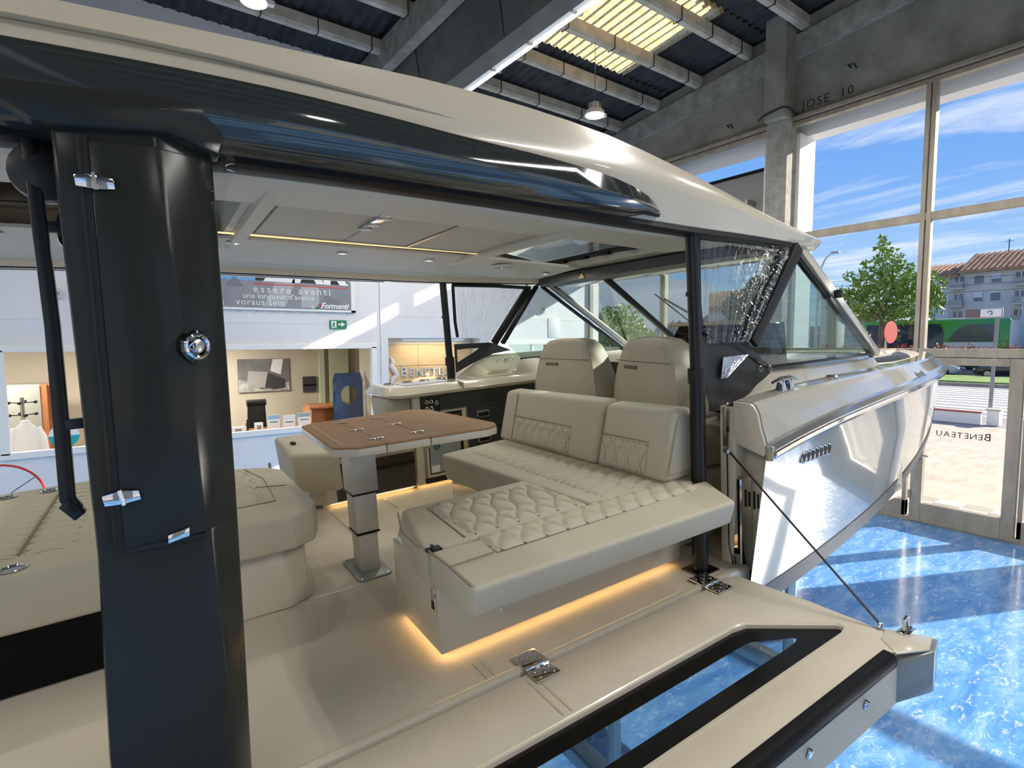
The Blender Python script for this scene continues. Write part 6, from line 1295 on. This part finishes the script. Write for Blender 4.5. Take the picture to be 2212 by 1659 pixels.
tiled('roof', 84.2, 91, -12, 22.2, 11.0, 13.7, ab); tiled('roof', 84.4, 91, 22.2, 27.8, 10.6, 12.7, ab)
part(ab, 'gable', MB().prism([(84.6, 11.0), (91, 13.8), (91, 11.0)], 1, 22.0, 22.3), m_pale, smooth=0)
part(ab, 'antenna', MB().tube([(91, 19.0, 13.7), (91, 19.0, 15.2)], .05, 5).join(MB().bar((91, 18.6, 14.9), (91, 19.4, 14.9), .05, .05)), m_blackmetal)
for fl_, z in enumerate((9.9, 7.75, 5.6, 3.4)):
    for k, y in enumerate((20.3, 18.7, 13.6, 11.0, 8.0, 4.0)):
        w = part(ab, 'window', MB().box((84.93, y - .42, z - .5), (85.05, y + .42, z + .5)), m_bwin, smooth=0)
        part(w, 'frame', MB().box((84.9, y - .5, z + .5), (84.95, y + .5, z + .58)).box((84.9, y - .5, z - .58), (84.95, y + .5, z - .5)), m_tx, smooth=0)
        if (fl_ + k) % 3 == 1: part(w, 'shutter', MB().box((84.9, y - .42, z + .0), (84.94, y + .42, z + .5)), m_shut, smooth=0)
    for y in (23.5, 24.2): w = part(ab, 'window', MB().box((84.9, y - .33, z - .75), (85.05, y + .33, z + .75)), m_shut, smooth=0); part(w, 'mullion', MB().box((84.87, y - .02, z - .75), (84.91, y + .02, z + .75)), m_block, smooth=0)
    for y0, y1, yw in ((21.6, 23.0, 22.2), (15.2, 17.0, 16.5)):
        w = part(ab, 'window', MB().box((84.93, yw - .45, z - .9), (85.05, yw + .45, z + .55)), m_bwin, smooth=0); part(w, 'mullion', MB().box((84.9, yw - .04, z - .9), (84.94, yw + .04, z + .55)), m_tx, smooth=0)
        b = part(ab, 'balcony', MB().box((84.1, y0, z - 1.05), (85, y1, z - .92)), m_pale, smooth=0)
        part(b, 'parapet', MB().box((84.1, y0, z - .92), (84.18, y1, z - .15)), mat('balcony_render', (170, 164, 156), .85) if fl_ == 0 and y0 > 20 else bpy.data.materials['balcony_render'], smooth=0)
    part(ab, 'floor_band', MB().box((84.95, -12, z - 1.35), (85.02, 21.5, z - 1.2)), m_pale, smooth=0)
# other houses
hs = thing('corner_house', 'pale blue house with tiled roof at the right edge', 'building', (63, 7, 0))
part(hs, 'wall', MB().box((62, -6, 0), (70, 11.9, 5.8)), mat('pale_blue_render', (196, 206, 220), .8), smooth=0)
tiled('roof', 61.4, 67, -6.3, 11.3, 5.9, 8.3, hs); part(hs, 'gable', MB().prism([(61.6, 5.8), (67, 8.3), (67, 5.8)], 1, 11.3, 11.95), m_pale, smooth=0)
part(hs, 'garage_door', MB().box((61.94, 7.0, 0), (62.02, 11.0, 2.9)), m_wallgrey, smooth=0); w = part(hs, 'window', MB().box((61.94, 9.0, 3.6), (62.03, 10.3, 5.0)), m_bwin, smooth=0); part(w, 'mullion', MB().box((61.9, 9.6, 3.6), (61.95, 9.7, 5.0)), m_tx, smooth=0)
fh = thing('far_house', 'low beige house with tiled roof left of the street tree', 'building', (80, 31, 0))
part(fh, 'wall', MB().box((80, 27.4, 0), (88, 36, 5.2)), m_pale, smooth=0); tiled('roof', 79.5, 84, 27.4, 33.5, 5.3, 7.0, fh); part(fh, 'chimney', MB().box((82, 32.6, 6), (83, 33.4, 7.6)), m_pale, smooth=0)
for y in (28.4, 30.4, 32.6): w = part(fh, 'window', MB().box((79.93, y, 3), (80.05, y + .9, 4.3)), m_bwin, smooth=0); part(w, 'mullion', MB().box((79.9, y + .42, 3), (79.94, y + .48, 4.3)), m_tx, smooth=0)
tw = thing('beige_tower', 'beige chimney tower rising behind the windshield edge', 'tower', (60, 26.6, 0)); part(tw, 'shaft', MB().box((59.5, 25.4, 0), (61.5, 27.0, 6.9)), m_pale, bevel=.05); part(tw, 'cap', MB().box((59.3, 25.2, 6.9), (61.7, 27.2, 7.4)), m_pale, bevel=.05)
wh_ = thing('neighbour_house', 'white house with rounded tile roof seen through the near curtain', 'building', (42, 29, 0)); part(wh_, 'wall', MB().box((42, 24.3, 0), (50, 34, 5.4)), m_white, smooth=0); tiled('roof', 41.5, 46, 24.1, 34.2, 5.5, 7.2, wh_)
for y in (25.4, 27.6, 29.6): w = part(wh_, 'window', MB().box((41.93, y, 2.8), (42.03, y + 1.1, 4.3)), m_bwin, smooth=0); part(w, 'mullion', MB().box((41.9, y + .5, 2.8), (41.94, y + .58, 4.3)), m_tx, smooth=0)
fn = thing('slatted_fence', 'dark slatted fence on a concrete base across the forecourt', 'fence', (30, 20, 0)); part(fn, 'base', MB().box((30, 13.5, -.02), (30.2, 24, .9)), m_pave, smooth=0)
for k in range(34): part(fn, 'slat', MB().box((30.05, 13.6 + .3 * k, .9), (30.12, 13.82 + .3 * k, 3.4)), mat('fence_grey', (92, 98, 96), .7) if k == 0 else bpy.data.materials['fence_grey'], smooth=0)
fc = thing('side_building', 'grey concrete building beyond the left glazed bay', 'building', (22, 28, 0)); part(fc, 'wall', MB().box((26, 27, 0), (40, 40, 7.5)), mat('slate_render', (128, 138, 156), .8), smooth=0)
for (y, z) in ((28.2, 3.2), (28.2, 5.2), (31, 3.2)): w = part(fc, 'window', MB().box((25.93, y, z), (26.03, y + 1.4, z + 1.4)), m_bwin, smooth=0); part(w, 'mullion', MB().box((25.9, y + .66, z), (25.94, y + .74, z + 1.4)).box((25.9, y, z + .66), (25.94, y + 1.4, z + .74)), m_tx, smooth=0)
# signboard hanging outside the left bay
def signboard(label, y0, y1, zt=5.86):
    sb = thing('outdoor_signboard', label, 'signboard', (10.0, (y0 + y1) / 2, 4.4)); part(sb, 'board', MB().box((9.95, y0, 4.42), (10.1, y1, zt - .02)), mat('sign_back_grey', (150, 148, 142), .7), smooth=0); part(sb, 'top_trim', MB().box((9.93, y0, zt - .06), (10.12, y1, zt)), m_blackmetal, smooth=0)
    for k in range(3): y = lerp(y0 + .4, y1 - .6, k / 2); part(sb, 'bracket', MB().box((9.67, y, 5.2), (9.95, y + .06, 5.28)), m_steel, smooth=0)
    part(sb, 'rear_rib', MB().box((9.9, y0 + .1, 4.9), (9.95, y1 - .1, 5.0)), m_wallgrey, smooth=0)
signboard('long grey signboard seen from behind outside the left bay', 5.36, WY + 1.5)
signboard('unseen grey board added to cut sun just right of the lettered door bay', -1.45, .2)  # unseen board, added so only a thin sun streak passes
signboard('tall unseen board added to block sun at the far right of the front', -5.8, -1.5, 6.085)  # unseen, added without a gap to keep sun off sofa and terrace
# lamp, wires, cars
sl_ = thing('street_lamp', 'curved street lamp rising beyond the roof tip', 'street lamp', (29.2, 12.9, 0))
part(sl_, 'mast', MB().tube([(29.1, 13.35, -.02), (29.1, 13.35, 5.6), (29.12, 13.3, 6.2), (29.2, 13.1, 6.75), (29.25, 12.85, 7.0)], [.07, .055, .05, .045, .04], 8), m_steel); part(sl_, 'head', MB().hexa([(29.15, 12.45, 6.98), (29.35, 12.45, 6.98), (29.35, 12.85, 6.96), (29.15, 12.85, 6.96), (29.17, 12.47, 7.06), (29.33, 12.47, 7.06), (29.33, 12.83, 7.08), (29.17, 12.83, 7.08)]), m_steel, bevel=.02)
up = thing('utility_pole', 'wooden utility pole carrying the street wires', 'pole', (62, 30, 0)); part(up, 'shaft', MB().tube([(62, 30.5, 0), (62, 30.5, 9.6)], .14, 8), m_bark); part(up, 'cross_arm', MB().box((61.9, 29.7, 8.9), (62.1, 31.3, 9.05)), m_bark, smooth=0)
for k, z in enumerate((9.0, 8.5, 7.9, 7.3)):
    part(up, 'wire', MB().tube([(62 + .8 * t, lerp(30.5, -5, t), z - 1.0 * 4 * t * (1 - t) * .35) for t in [i / 10 for i in range(11)]], .022, 4), m_blackmetal)
def car(label, x, y, rot, c):
    o = thing('parked_car', label, 'car', (0, 0, 0)); o.matrix_world = Matrix.Translation((x, y, -.03)) @ Matrix.Rotation(rot, 4, 'Z')
    mc = mat('car_paint', c, .2, coat=1)
    part(o, 'body', MB().loft([[(xx, -.85 * w, z0), (xx, .85 * w, z0), (xx, .88 * w, z1), (xx, -.88 * w, z1)] for xx, w, z0, z1 in ((-2.1, .85, .4, .8), (-1.9, .97, .25, .95), (-.6, 1, .22, 1.0), (1.0, 1, .22, .95), (1.9, .95, .25, .78), (2.1, .8, .35, .65))]), mc, bevel=.05, smooth=50)
    part(o, 'cabin', MB().hexa([(-1.8, -.78, .93), (1.0, -.78, .93), (1.0, .78, .93), (-1.8, .78, .93), (-1.3, -.62, 1.45), (.3, -.62, 1.45), (.3, .62, 1.45), (-1.3, .62, 1.45)]), m_bd, bevel=.06, smooth=50)
    for wx_ in (-1.3, 1.3):
        for wy_ in (-.8, .8): w = part(o, 'wheel', MB().lathe([(.18, -.1), (.32, -.1), (.32, .1), (.18, .1)], (wx_, wy_, .32), 16, 1), m_black); part(w, 'rim', MB().lathe([(.2, -.11), (.2, .11)], (wx_, wy_, .32), 10, 1), m_steel)
    for wy_ in (-.6, .6): part(o, 'headlamp', MB().box((2.0, wy_ - .15, .55), (2.12, wy_ + .15, .68)), m_tx, bevel=.02)
car('dark parked car beyond the lawn', 49.6, 9.6, radians(92), (40, 42, 46)); car('silver parked car partly behind the bow', 49.6, 14.7, radians(-88), (190, 190, 188))
